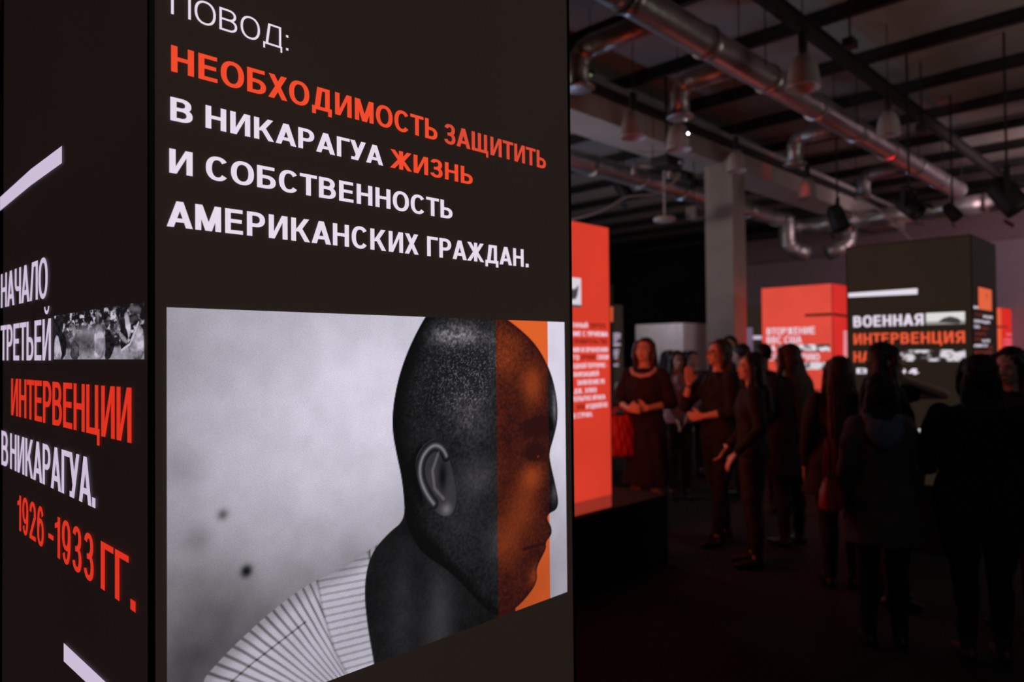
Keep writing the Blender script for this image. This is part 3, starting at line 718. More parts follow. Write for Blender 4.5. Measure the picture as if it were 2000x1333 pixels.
for y, s, xl, xr, m in ((656, 'ВОЙНА', 1197, 1212, M_white_side), (662, 'ИРАН', 1197, 1211, M_white_side), (668, 'ШАХ', 1198, 1205, M_white_side), (668, 'НЕФ', 1206, 1212, M_darkred), (676, 'МИР', 1198, 1212, M_white_side),
                        (688, 'ЦРУ', 1199, 1209, M_white_side), (694, 'ЗАНА', 1198, 1208, M_white_side), (701, 'СОС', 1198, 1207, M_white_side), (709, 'ИТ', 1203, 1211, M_darkred), (716, 'ИСК', 1198, 1208, M_white_side)):
    fe.text(s, xl, xr, [(xl, y), (xr, y)], [((xl+xr)/2, y-5)], m, .22, .18)
patch(fe, 1202, 1212, 748, 766, paint_mono(3, .35, .75, 8), label='tiny grey photo print')
cE2 = flr(1198.5, 9.0)
colE2 = light_column('dark light box sliver with an orange picture directly behind the near orange box', cE2.x-.87, cE2.y, .87, .87, (M_dark_farside,)*4, top=2.45)
fe2 = Face('y', cE2.y, colE2)
fe2.poly([(1160, 598), (1197, 600), (1197, 629), (1160, 631)], mat('lit_amber_print', (.004, .004, .004), .9, emit=lin(200, 84, 44), sample=False), name='photo_print')
# slim lilac screen edge beside the pillar
sc_ = flr(1462, 11.6)
t = thing('projection_screen', 'tall slim lilac lit screen just right of the concrete pillar', 'screen', (sc_.x, sc_.y, 0))
bm = B(); box(bm, 0, .05, -.05, .13, .4, 1.98, .003); obj('screen', bm, mat('lilac_screen', (.2, .2, .25), .8, emit=lin(88, 76, 98), evar=.2), t)
bm = B(); box(bm, -.01, .06, -.06, .14, 0, .4, .003); obj('stand', bm, M_plinth, t)
bm = B(); box(bm, -.005, .055, -.055, .135, 1.98, 2.0, .002); obj('cap', bm, M_plinth, t)

# ================================================================== CEILING SERVICES
def duct(label, Y, z, r, x0, x1, seam=1.15, m=M_duct):
    t = thing('air_duct', label, 'duct', (x0, Y, z)); x = x0; k = 0
    while x < x1-.01:
        xe = min(x+seam, x1); bm = B()
        n = 10; pr = []
        for i in range(n+1): pr.append((x-x0+(xe-x)*i/n, r*(1+.008*math.sin(i*2.3+k))))
        tube(bm, [(a, 0, 0) for a, _ in pr], [b for _, b in pr], 28)
        obj('duct_section', bm, m, t, smooth=True)
        bm = B(); tube(bm, [(xe-x0-.02, 0, 0), (xe-x0-.012, 0, 0), (xe-x0+.012, 0, 0), (xe-x0+.02, 0, 0)], [r+.001, r+.016, r+.016, r+.001], 28)
        obj('joint_ring', bm, M_duct, t)
        if k % 2 == 0:
            for s in (-1, 1):
                bm = B(); tube(bm, [(xe-x0-.3, s*r*1.0, 0), (xe-x0-.3, s*r*1.0, RZ-z-.01)], .006, 6); obj('hanger_rod', bm, M_dmetal, t)
        x = xe; k += 1
    return t
D1Y, D1Z, D1R = 3.03, 4.18, .128
d1 = duct('big shiny ventilation duct running diagonally under the ceiling at top right', D1Y, D1Z, D1R, -1.5, 13.4)
d2 = duct('thinner shiny duct passing behind the concrete pillar', 6.2, 4.2, .14, 1.0, 13.75)
# end cap and turn of big duct
def bend(pts, r, n=8):       # rounded polyline
    P = [Vector(p) for p in pts]; out = [P[0]]
    for a, b, c in zip(P, P[1:], P[2:]):
        rr = min(r, (a-b).length*.49, (c-b).length*.49); s = b+(a-b).normalized()*rr; e = b+(c-b).normalized()*rr
        for i in range(n+1):
            k = i/n; out.append(s*(1-k)**2+b*2*k*(1-k)+e*k*k)
    out.append(P[-1]); return out
for bx, by, dz in ((5.0, 4.05, 4.3), (6.3, 3.82, 4.28), (8.85, 3.75, 4.25), (11.4, 3.8, 4.22)):
    o = Vector((-1.5, D1Y, D1Z))
    bm = B(); p = bend([(bx, D1Y+.05, dz), (bx, by, dz), (bx, by, dz-.32)], .17)
    p = [q-o for q in p]; rr = [.095*(1+.05*math.sin(i*1.9)) for i in range(len(p))]
    tube(bm, p, rr, 20); obj('branch_elbow', bm, M_chrome, d1, smooth=True)
    bm = B(); lathe(bm, [(.10, .0), (.135, -.012), (.14, -.03), (.12, -.045), (.0, -.04)], Vector((bx, by, dz-.31))-o, 24); obj('outlet_flange', bm, M_chrome, d1, smooth=True)
DROPS = ((13.9, 6.42, 1), (14.42, 5.45, -1))
def drop(k, dd, o):
    bx, by, sg = DROPS[k]
    bm = B(); p = bend([(bx, 6.25, 4.2) if k == 0 else (bx-.1, by-.35, 4.1), (bx, by-.35, 4.2) if k == 0 else (bx+.05, by-.35, 4.0), (bx, by-.35, 3.62), (bx+.26*sg, by-.35-.30*sg, 3.48)], .2)
    p = [q-o for q in p]
    tube(bm, p, [.155*(1+.04*math.sin(i*2.1)) for i in range(len(p))], 20); obj('drop_pipe', bm, M_chrome, dd, smooth=True)
drop(0, d2, Vector((1.0, 6.2, 4.2)))
# cross duct far at right (pale, along Y)
t = thing('air_duct', 'faint far duct crossing above the charcoal box at right', 'duct', (14.2, -3.5, 4.05))
for k in range(9):
    bm = B(); tube(bm, [(0, k*1.05+.01, 0), (0, k*1.05+1.04, 0)], .16, 24); obj('duct_section', bm, M_duct, t, smooth=True)
    bm = B(); tube(bm, [(0, k*1.05+1.02, 0), (0, k*1.05+1.06, 0)], .172, 24); obj('joint_ring', bm, M_duct, t)
drop(1, t, Vector((14.2, -3.5, 4.05)))
for k in (1, 4, 7):
    bm = B(); tube(bm, [(0, k*1.05, .15), (0, k*1.05, RZ-4.06)], .006, 6); obj('hanger_rod', bm, M_dmetal, t)

# bell lamps (unlit)
M_shade = mat('cloudy_lamp_glass', (.42, .37, .36), .4)
def bell_lamp(px, py, d, s, label):
    p = at(px, py, d); t = thing('bell_lamp', label, 'lamp', p, group='unlit bell lamps under the ceiling')
    bm = B(); lathe(bm, [(.03*s, .175*s), (.062*s, .155*s), (.092*s, .115*s), (.114*s, .06*s), (.126*s, -.01*s), (.138*s, -.1*s), (.142*s, -.12*s), (.134*s, -.12*s), (.118*s, -.01*s), (.085*s, .1*s), (.03*s, .16*s)], seg=32)
    obj('shade', bm, M_shade, t, smooth=True)
    bm = B(); lathe(bm, [(.0, .36*s), (.034*s, .36*s), (.038*s, .34*s), (.038*s, .2*s), (.034*s, .165*s), (0, .165*s)], seg=20); obj('ballast_housing', bm, M_dmetal, t, smooth=True)
    bm = B(); lathe(bm, [(.0, .14*s), (.022*s, .12*s), (.035*s, .0), (.03*s, -.04*s), (0, -.06*s)], seg=16); obj('bulb', bm, M_shade, t, smooth=True)
    bm = B(); tube(bm, [(0, 0, .35*s), (0, 0, RZ-p.z-.005)], .005, 8); obj('suspension_rod', bm, M_dmetal, t)
bell_lamp(1237, 248, 7.3, .95, 'bell lamp just right of the foreground box, above the tall orange box')
bell_lamp(1325, 272, 7.9, 1.0, 'bell lamp beside the tiny white light, left of the pillar top')
bell_lamp(1438, 318, 8.6, .85, 'bell lamp hanging in front of the pillar top')
bell_lamp(1569, 146, 6.1, 1.0, 'bell lamp overlapping the big diagonal duct, largest of the bell lamps')
bell_lamp(1735, 245, 7.4, .85, 'bell lamp above the red glow on the big duct')
bell_lamp(1577, 372, 10.2, 1.0, 'small bell lamp right of the pillar under the concrete beam')
# projector with status light
p = at(1302, 318, 8.8)
t = thing('ceiling_projector', 'dark projector hanging left of the pillar with a tiny white status light above', 'projector', p)
bm = B(); box(bm, -.17, .17, -.13, .13, -.06, .06, .02); obj('body', bm, M_dmetal, t)
bm = B(); tube(bm, [(.08, -.13, 0), (.08, -.17, 0)], .04, 16); obj('lens', bm, M_chrome, t)
bm = B(); tube(bm, [(0, 0, .06), (0, 0, RZ-p.z-.005)], .015, 10); obj('mount_pole', bm, M_dmetal, t)
bm = B(); box(bm, -.08, .08, -.06, .06, .06, .08, .004); obj('mount_plate', bm, M_dmetal, t)
p = at(1344, 261, 7.6)
t = thing('status_light', 'tiny bright white status light left of the pillar', 'light', p)
bm = B(); ell(bm, (0, 0, 0), (.0075,)*3, sub=2); obj('diode', bm, mat('white_diode', (.8, .8, .8), .5, emit=(1, 1, .96), es=30, sample=False), t)
bm = B(); box(bm, -.02, .02, -.0, .03, .006, .03, .003); obj('housing', bm, M_dmetal, t)
bm = B(); tube(bm, [(0, .015, .03), (0, .015, RZ-p.z-.005)], .004, 6); obj('cable', bm, M_dmetal, t)
p = at(1153, 147, 7.0)
t = thing('status_light', 'dim green status light under the branch pipe at the foreground box edge', 'light', p)
bm = B(); ell(bm, (0, 0, 0), (.018, .018, .008), sub=2); obj('diode', bm, mat('green_diode', (.1, .2, .1), .5, emit=(.18, .32, .12), es=1, sample=False), t)
bm = B(); box(bm, -.03, .03, -.03, .03, .008, .04, .003); obj('housing', bm, M_dmetal, t)
bm = B(); tube(bm, [(0, 0, .04), (0, 0, RZ-p.z-.005)], .004, 6); obj('cable', bm, M_dmetal, t)
# disc pendant and little box
p = at(1298, 427, 10.0)
t = thing('ceiling_sensor', 'pale disc on a rod hanging in the dark left of the pillar', 'sensor', p)
bm = B(); lathe(bm, [(0, .035), (.05, .034), (.13, .02), (.152, .0), (.15, -.03), (.12, -.045), (0, -.05)], seg=32); obj('disc', bm, mat('pale_plastic', (.55, .5, .48), .5), t, smooth=True)
bm = B(); tube(bm, [(0, 0, .03), (0, 0, RZ-p.z-.005)], .014, 10); obj('rod', bm, mat('pale_plastic', (.5, .5, .5)), t)
p = at(1356, 417, 10.0)
t = thing('wall_speaker', 'small pale box speaker beside the disc sensor', 'speaker', p)
bm = B(); box(bm, -.1, .1, -.08, .08, -.09, .09, .015); obj('cabinet', bm, mat('grey_plastic', (.2, .18, .18), .6), t)
bm = B(); lathe(bm, [(0, .005), (.06, .004), (.065, 0)], (0, 0, 0), 20); xf(bm, 0, Matrix.Translation((0, -.082, 0)) @ Matrix.Rotation(math.pi/2, 4, 'X')); obj('grille', bm, M_dmetal, t)
bm = B(); tube(bm, [(0, 0, .09), (0, 0, RZ-p.z-.005)], .008, 8); obj('rod', bm, M_dmetal, t)
# warm reflecting pipe rim
p = at(1275, 330, 9.2)
t = thing('bent_pipe', 'short bent steel pipe with a warm glint above the thinner duct', 'pipe', p)
bm = B(); q = bend([(-.17, .17, -.07), (-.17, .17, .04), (.15, -.15, .04), (.15, -.15, -.12)], .09)
tube(bm, q, .035, 16); obj('pipe', bm, M_chrome, t, smooth=True)
bm = B(); tube(bm, [(0, 0, .06), (0, 0, RZ-p.z-.005)], .006, 8); obj('hanger_rod', bm, M_dmetal, t)
spot('pipe_glint', at(1240, 420, 8.2), at(1272, 322, 9.2), 10, (1, .8, .6), 14)
# spotlights (black fixtures)
def stage_light(px, py, d, s, label, tilt=-.5, rz=0.0):
    p = at(px, py, d); t = thing('stage_spotlight', label, 'spotlight', p, rz, group='black stage spotlights')
    n = Matrix.Rotation(tilt, 4, 'X')
    bm = B(); lathe(bm, [(0, .17), (.06, .165), (.09, .12), (.1, .0), (.105, -.1), (.1, -.15), (.085, -.15), (.085, -.11), (0, -.1)], seg=24); xf(bm, 0, n @ Matrix.Scale(s, 4)); obj('housing', bm, M_plinth, t, smooth=True)
    for q in (-1, 1):
        bm = B(); box(bm, q*.12*s-.006, q*.12*s+.006, -.02*s, .02*s, -.02*s, .22*s, .003); obj('yoke_arm', bm, M_plinth, t)
    bm = B(); box(bm, -.126*s, .126*s, -.02*s, .02*s, .215*s, .235*s, .003); obj('yoke_bar', bm, M_plinth, t)
    bm = B(); tube(bm, [(0, 0, .23*s), (0, 0, RZ-p.z-.005)], .012, 8); obj('pole', bm, M_plinth, t)
    for q in (-1, 1):
        bm = B(); box(bm, -.09, .09, -.003, .003, 0, .08); xf(bm, 0, n @ Matrix.Scale(s, 4) @ Matrix.Translation((0, q*.105, -.225)) @ Matrix.Rotation(q*-.3, 4, 'X')); obj('barn_door', bm, M_plinth, t)
stage_light(1636, 427, 9.5, 1.1, 'black spotlight hanging above the orange air force box', -.3, .4)
stage_light(1776, 404, 8.0, .95, 'black spotlight hanging above the charcoal box', -.9, -.3)
stage_light(1967, 384, 7.6, 1.3, 'large black spotlight at the right edge of the ceiling', -.6, .2)
stage_light(1218, 372, 11.6, 1.1, 'dim spotlight hanging behind the thinner duct at left', -.6, .9)
stage_light(1345, 350, 10.8, .9, 'spotlight in the shade of the thinner duct by the pillar', -.7, .2)
stage_light(1860, 415, 9.5, .8, 'small black spotlight above the right edge of the charcoal box', -.6, .2)
# cables
def cable(label, pts, r=.012, m=None):
    P = [Vector(p) for p in pts]; o = P[0].copy()
    t = thing('cable', label, 'cable', o); Q = []
    n = len(P)
    for i in range(n-1):
        p0 = P[max(i-1, 0)]; p1 = P[i]; p2 = P[i+1]; p3 = P[min(i+2, n-1)]
        for k in range(6):
            u = k/6; Q.append(.5*((2*p1)+(p2-p0)*u+(2*p0-5*p1+4*p2-p3)*u*u+(3*p1-p0-3*p2+p3)*u**3)-o)
    Q.append(P[-1]-o); bm = B(); tube(bm, Q, r, 8); obj('cord', bm, m or M_shade, t, smooth=True); return t, Q[-1]
c1, q1_ = cable('thin pale cord sagging above the tall orange box', [at(1100, 432, 9), at(1150, 421, 9), at(1190, 405, 9), at(1225, 385, 9), at(1290, 376, 9), at(1330, 340, 9)], .012)
ct, cq = cable('thin pale cord slanting down over the charcoal box', [at(1672, 385, 9.2), at(1710, 405, 9.1), at(1742, 432, 9.0), at(1782, 470, 8.9)][::-1], .014)
bm = B(); tube(bm, [cq, cq+Vector((0, 0, RZ+.012-at(1672, 385, 9.2).z))], .005, 6); obj('hanger', bm, M_dmetal, ct)
for k, (px, py, d) in enumerate(((1660, 85, 6.6), (1800, 250, 8.4))):
    p = at(px, py, d); t = thing('junction_box', ['small dark junction box on the girder near the top edge', 'small dark junction box above the big duct'][k], 'box', p)
    bm = B(); box(bm, -.07, .07, -.05, .05, -.04, .04, .008); obj('case', bm, M_dmetal, t)
    bm = B(); tube(bm, [(0, 0, .04), (0, 0, RZ-p.z-.005)], .01, 8); obj('conduit', bm, M_dmetal, t)
# ================================================================== VISITORS
def remesh(bm, vox, sm_it=3):
    me = bpy.data.meshes.new('tmp'); bm.to_mesh(me); bm.free()
    o = bpy.data.objects.new('tmp', me); COL.objects.link(o)
    r = o.modifiers.new('r', 'REMESH'); r.mode = 'VOXEL'; r.voxel_size = vox
    s = o.modifiers.new('s', 'SMOOTH'); s.factor = .5; s.iterations = sm_it
    bpy.context.view_layer.update()
    dg = bpy.context.evaluated_depsgraph_get()
    out = bpy.data.meshes.new_from_object(o.evaluated_get(dg))
    bpy.data.objects.remove(o); bpy.data.meshes.remove(me)
    out.polygons.foreach_set('use_smooth', [True]*len(out.polygons)); return out
def robj(name, bm, vox, m, parent, sm_it=3, fn=None, **kw):
    me = remesh(bm, vox, sm_it)
    if fn:
        n = len(me.vertices); co = np.empty(n*3, np.float32); me.vertices.foreach_get('co', co)
        no = np.empty(n*3, np.float32); me.vertices.foreach_get('normal', no)
        co = fn(co.reshape(-1, 3), no.reshape(-1, 3)); me.vertices.foreach_set('co', co.reshape(-1).astype(np.float32)); me.update()
    me.name = name; me.materials.clear(); me.materials.append(m); return link(name, me, parent, **kw)
def folds(amp=.004, fx=26):
    def f(co, no):
        a = np.arctan2(co[:, 1], co[:, 0]); d = amp*(np.sin(a*9+co[:, 2]*fx)+.6*np.sin(a*5-co[:, 2]*fx*1.7+2))
        return co+no*d[:, None]
    return f
def strands(c, amp=.004):
    def f(co, no):
        a = np.arctan2(co[:, 1]-c[1], co[:, 0]-c[0]); d = amp*(np.sin(a*34+co[:, 2]*9)+.7*np.sin(a*57-co[:, 2]*14+1))
        return co+no*d[:, None]
    return f
M_skin = mat('skin', (.60, .38, .29), .5, var=.06)
M_skin2 = mat('skin_warm', (.54, .32, .24), .5, var=.06)
M_eye = mat('eye_white', (.6, .58, .55), .3)
M_iris = mat('dark_iris', (.02, .012, .01), .2)
M_lip = mat('lip', (.35, .10, .09), .5)
def hand(bm, wrist, d, side_v, s=1.0, curl=.5):
    """palm and five fingers. d = pointing direction, side_v = thumb side"""
    d = Vector(d).normalized(); t = Vector(side_v); t = (t-d*t.dot(d)).normalized(); n = d.cross(t).normalized()
    wv = Vector(wrist)
    for k in range(4):
        off = (k-1.5)*.0195*s
        capsule(bm, [wv+t*off*.55, wv+d*.075*s-t*(-off)], [.0125*s, .0115*s], 8)
        L = (.066, .076, .080, .070)[k]*s if False else (.058, .074, .080, .072)[k]*s
        b = wv+d*.08*s+t*off
        c1 = (d*math.cos(curl*.5)+n*math.sin(curl*.5)); c2 = (d*math.cos(curl*1.2)+n*math.sin(curl*1.2)); c3 = (d*math.cos(curl*1.8)+n*math.sin(curl*1.8))
        p1 = b+c1*L*.45; p2 = p1+c2*L*.32; p3 = p2+c3*L*.23
        capsule(bm, [b-d*.012, p1, p2, p3], [.0095*s, .009*s, .0085*s, .0075*s], 8)
    b = wv+d*.025*s+t*.025*s; p1 = b+(d*.6+t*.8).normalized()*.035*s; p2 = p1+(d*.9+t*.35+n*.2).normalized()*.032*s
    capsule(bm, [wv+d*.01+t*.01, b, p1, p2], [.014*s, .013*s, .011*s, .009*s], 8)

def person(label, px, d, h, face, head=(0, 0), armL=None, armR=None, hair='long', hairc=(.02, .012, .01), top=(.01, .01, .012), low=(.01, .01, .01), lower='trousers',
           sleeve='long', shoes=(.01, .008, .008), build=1.0, stance=.0, x=None, extra=None, hairlen=.42, glasses=False, vox=.0085, skin=None, lean=0.0, hood=None, coat=0.0, spread=0.0, shift=0.0):
    """face: 0 looks at the camera, 90 to picture right, 180 away. arms: (elbow, wrist, hand dir, thumb dir) in body coordinates, +Y forward, +X the person's left is -X"""
    base = flr(px, d); th = math.radians(face)
    f = -FH*math.cos(th)+RH*math.sin(th); rz = math.atan2(-f.x, f.y)
    t = thing('person', label, 'person', base, rz, group='visitors')
    s = h/1.70; sk = skin or M_skin; S3 = Matrix.Scale(s, 3)
    if lean: pass
    q = lambda v: Vector(v)*s
    bw = build
    # ---- body
    bm = B()
    loft(bm, [(0, -.005, .86*s, .13*s*bw, .09*s), (0, -.01, .93*s, .160*s*bw, .105*s), (0, 0, 1.05*s, .125*s*bw, .088*s), (0, .005, 1.16*s, .13*s*bw, .09*s), (0, .012, 1.27*s, .15*s*bw, .10*s), (0, 0, 1.35*s, .140*s*bw, .085*s), (0, -.01, 1.41*s, .10*s*bw, .060*s), (0, -.012, 1.45*s, .055*s, .052*s)])
    R = Matrix.Translation(q((0, -.01, 1.47))) @ Matrix.Rotation(math.radians(head[0]), 4, 'Z') @ Matrix.Rotation(math.radians(head[1]), 4, 'X') @ Matrix.Translation(q((0, .01, -1.47)))
    hq = lambda v: R @ q(v)
    capsule(bm, [q((0, -.014, 1.42)), R @ q((0, .0, 1.53))], [.052*s, .05*s], 16)
    ell(bm, q((0, -.008, 1.612)), q((.076, .095, .088)), R); ell(bm, q((0, .028, 1.565)), q((.060, .068, .082)), R)
    ell(bm, q((0, .070, 1.515)), q((.030, .024, .022)), R, 2); ell(bm, q((0, .05, 1.53)), q((.048, .04, .03)), R, 2)
    for sx in (-1, 1):
        ell(bm, q((sx*.074, -.002, 1.575)), q((.010, .020, .031)), R, 2)
        ell(bm, q((sx*.036, .072, 1.567)), q((.022, .018, .022)), R, 2)
        ell(bm, q((sx*.030, .083, 1.612)), q((.024, .012, .008)), R, 2)
    capsule(bm, [hq((0, .090, 1.600)), hq((0, .106, 1.567))], [.008*s, .012*s], 10)
    ell(bm, q((0, .099, 1.563)), q((.017, .010, .008)), R, 2)
    ell(bm, q((0, .092, 1.538)), q((.022, .010, .0045)), R, 2); ell(bm, q((0, .090, 1.529)), q((.019, .010, .005)), R, 2)
    st = stance
    for sx, fy in ((-1, st), (1, -st)):
        capsule(bm, [q((sx*.085*bw, 0, .88)), q((sx*.088, .01+fy*.5, .48)), q((sx*.088, -.015+fy*.8, .33)), q((sx*.088, -.01+fy, .09))], [.082*s*bw, .052*s, .050*s, .034*s], 14)
        capsule(bm, [q((sx*.088, -.035+fy, .045)), q((sx*.095, .06+fy, .035)), q((sx*.10, .13+fy, .022))], [.032*s, .034*s, .02*s], 12)
    arms = []
    for sx, A in ((-1, armL), (1, armR)):
        if A is None: A = ((sx*.235, -.02, 1.12), (sx*.24, .05, .88), (0, .15, -1), (-sx*.3, 1, 0))
        el, wr, hd, tv = A[:4]; cu = A[4] if len(A) > 4 else .35
        sh = (sx*.158*bw, -.005, 1.375)
        capsule(bm, [q(sh)*.94+q(el)*.06-Vector((sx*.012, 0, 0)), (q(sh)+q(el))/2, q(el)], [.036*s, .038*s, .033*s], 14)
        capsule(bm, [q(el), q(el)*.6+q(wr)*.4, q(wr)], [.034*s, .034*s, .022*s], 14)
        hand(bm, q(wr), hd, tv, s, cu); arms.append((sx, sh, el, wr))
    robj('body', bm, vox*.78, sk, t, 2)
    # eyes, lips
    if abs(((face+head[0]+180) % 360)-180) < 125:
        for sx in (-1, 1):
            bm = B(); ell(bm, q((sx*.031, .0825, 1.594)), q((.0125, .0085, .0065)), R, 2); e = obj('eye', bm, M_eye, t, smooth=True)
            bm = B(); ell(bm, q((sx*.031, .0895, 1.594)), q((.0055, .003, .0055)), R, 2); obj('iris', bm, M_iris, e, smooth=True)
        bm = B(); ell(bm, q((0, .0965, 1.534)), q((.021, .0075, .0085)), R, 2); obj('lips', bm, M_lip, t, smooth=True)
        bm = B()
        for sx in (-1, 1): capsule(bm, [hq((sx*.014, .0955, 1.612)), hq((sx*.032, .0935, 1.617)), hq((sx*.048, .082, 1.612))], [.0035*s, .004*s, .0025*s], 6)
        obj('eyebrows', bm, mat('hair_%d' % int(hairc[0]*1000), hairc, .5), t, smooth=True)
    # ---- clothes
    mt = mat('cloth_%d_%d_%d' % tuple(int(c*1000) for c in top), top, .85, var=.2, scale=14, bump=.15, bscale=90)
    ml = mat('cloth_%d_%d_%d' % tuple(int(c*1000) for c in low), low, .85, var=.2, scale=14, bump=.15, bscale=90)
    bm = B(); g = .016+(.012 if coat else 0)
    hem = .86 if not coat else coat
    rings = []
    if coat: rings += [(0, -.005, hem*s, (.225*bw+g)*s, (.175+g)*s), (0, -.005, (hem+.15)*s if hem < .7 else .8*s, (.195*bw+g)*s, (.15+g)*s)]
    rings += [(0, -.005, .88*s, (.172*bw+g)*s, (.118+g)*s), (0, -.005, .95*s, (.17*bw+g)*s, (.115+g)*s), (0, 0, 1.05*s, (.14*bw+g)*s, (.098+g)*s), (0, .005, 1.16*s, (.14*bw+g)*s, (.097+g)*s), (0, .012, 1.27*s, (.16*bw+g)*s, (.108+g)*s), (0, 0, 1.35*s, (.165*bw+g)*s, (.094+g)*s), (0, -.008, 1.41*s, (.125*bw+g)*s, (.075+g)*s), (0, -.012, 1.44*s, (.072+g*.4)*s, (.066+g*.3)*s)]
    loft(bm, rings)
    for sx, sh, el, wr in arms:
        e0, w0 = q(el), q(wr)
        capsule(bm, [q(sh)-Vector((sx*.012, 0, 0)), (q(sh)+e0)/2, e0 if sleeve != 'short' else q(sh)*.45+e0*.55], [(.064+g*.4)*s, (.055+g*.4)*s, (.047+g*.4)*s], 14)
        if sleeve == 'long': capsule(bm, [e0, e0*.5+w0*.5, e0*.1+w0*.9], [(.044+g*.4)*s, .042*s, .033*s], 14)
        if sleeve == 'mid': capsule(bm, [e0, e0*.65+w0*.35], [(.046+g*.4)*s, .043*s], 14)
    robj('coat' if coat else 'top', bm, vox, mt, t, 3, folds(.0035))
    bm = B()
    if lower == 'skirt':
        loft(bm, [(0, 0, .42*s, .215*s*bw, .17*s), (0, 0, .6*s, .20*s*bw, .155*s), (0, -.005, .8*s, .192*s*bw, .14*s), (0, -.01, .93*s, .18*s*bw, .125*s), (0, 0, 1.02*s, .142*s*bw, .102*s)])
        robj('skirt', bm, vox, ml, t, 3, folds(.006, 5))
    else:
        loft(bm, [(0, -.005, .80*s, .155*s*bw, .10*s), (0, -.01, .93*s, .170*s*bw, .114*s), (0, 0, 1.01*s, .145*s*bw, .102*s)])
        for sx, fy in ((-1, st), (1, -st)):
            capsule(bm, [q((sx*.085*bw, 0, .86)), q((sx*.088, .01+fy*.5, .48)), q((sx*.088, -.015+fy*.8, .33)), q((sx*.088, -.01+fy, .13))], [.094*s*bw, .064*s, .060*s, .046*s], 14)
        robj('trousers', bm, vox, ml, t, 3, folds(.003, 30))
    msh = mat('shoe_%d' % int(shoes[0]*1000), shoes, .45)
    for sx, fy in ((-1, st), (1, -st)):
        bm = B(); capsule(bm, [q((sx*.088, -.045+fy, .048)), q((sx*.093, .04+fy, .042)), q((sx*.10, .14+fy, .030))], [.041*s, .042*s, .028*s], 12)
        capsule(bm, [q((sx*.088, -.03+fy, .05)), q((sx*.088, -.015+fy, .14))], [.042*s, .042*s], 12)
        me = remesh(bm, .009); me.name = 'shoe'; me.materials.clear(); me.materials.append(msh)
        zz = np.empty(len(me.vertices)*3, np.float32); me.vertices.foreach_get('co', zz); zz = zz.reshape(-1, 3); zz[:, 2] = np.maximum(zz[:, 2], .002); me.vertices.foreach_set('co', zz.reshape(-1)); me.update()
        link('shoe', me, t)
    # ---- hair
    mh = mat('hair_%d' % int(hairc[0]*1000), hairc, .6, var=.3, scale=30)
    bm = B()
    ell(bm, q((0, -.022, 1.628)), q((.086, .094, .090)), R)
    if hair != 'short':
        ell(bm, q((0, -.045, 1.585)), q((.084, .070, .085)), R)
    if hair in ('long', 'curly', 'bob'):
        L = hairlen if hair != 'bob' else .20
        zt_ = 1.60; rg = []
        n = 9
        for i in range(n):
            u = i/(n-1); z = zt_-L*u
            wx = .090+(.035 if hair == 'curly' else .018)*math.sin(min(u*2.2, 1.57)) - (.028*u*u if hair == 'long' else 0)
            wy = .055-.018*u; cy = -.050-.045*u if hair != 'bob' else -.04
            c = hq((0, cy, z)) if z > 1.44 else Vector((hq((0, cy, 1.44)).x, q((0, cy-.035, z)).y, z*s))
            rg.append((c.x+shift*u*s, c.y, c.z, (wx+spread*u)*s, wy*s))
        loft(bm, rg[::-1])
        for sx in (-1, 1):
            e = .30 if hair != 'bob' else .15
            pts = [hq((sx*.060, .045, 1.665)), hq((sx*.083, .030, 1.60)), hq((sx*.088, .018, 1.53))]
            if hair == 'bob': pts += [hq((sx*.080, .015, 1.47))]
            else: pts += [q((sx*.098, .03, 1.40)), q((sx*.105, .075, 1.30)), q((sx*.09, .095, 1.60-L*.85))]
            capsule(bm, pts, [.018*s, .022*s]+[.026*s]*(len(pts)-3)+[.014*s], 10)
    if hair == 'bun': ell(bm, q((0, -.115, 1.66)), q((.042, .04, .04)), R)
    if hair == 'curly':
        for k in range(46):
            a = random.uniform(0, 2*math.pi); zz = random.uniform(1.30, 1.70); c = abs(math.sin(a/1)) 
            y = -.05+.075*math.sin(a); x_ = .098*math.cos(a)
            if y > .0 and zz < 1.66 and abs(x_) < .07: continue
            (ell(bm, q((x_, y, zz)), q((.026, .026, .03)), R if zz > 1.45 else None, 1))
    robj('hair', bm, vox*.95, mh, t, 2, strands((0, -.02*s), .0035))
    if glasses:
        bm = B()
        for sx in (-1, 1):
            pts = [hq((sx*.033+.020*math.cos(a), .104, 1.592+.015*math.sin(a))) for a in [2*math.pi*k/14 for k in range(15)]]
            tube(bm, pts, .0018, 6, cap=False); tube(bm, [hq((sx*.054, .102, 1.596)), hq((sx*.076, .01, 1.592))], .0018, 6)
        tube(bm, [hq((-.013, .105, 1.595)), hq((.013, .105, 1.595))], .0018, 6); obj('glasses', bm, M_dmetal, t)
    if hood:
        bm = B(); mhd = mat('hood_denim', hood, .85)
        pts = [q((.088*math.cos(a), -.055+.070*math.sin(a)-.02, 1.405+.03*math.cos(2*a)-.02*math.sin(a))) for a in [2*math.pi*k/22 for k in range(23)]]
        tube(bm, pts, [.026*s+.008*math.sin(k*1.3) for k in range(23)], 12, cap=False)
        loft(bm, [(0, -.135*s, 1.25*s, .03*s, .02*s), (0, -.14*s, 1.30*s, .085*s, .035*s), (0, -.13*s, 1.36*s, .115*s, .045*s), (0, -.11*s, 1.41*s, .105*s, .045*s)])
        robj('hood', bm, .012, mhd, t, 3, label='pale blue denim hood')
    return t, R, q

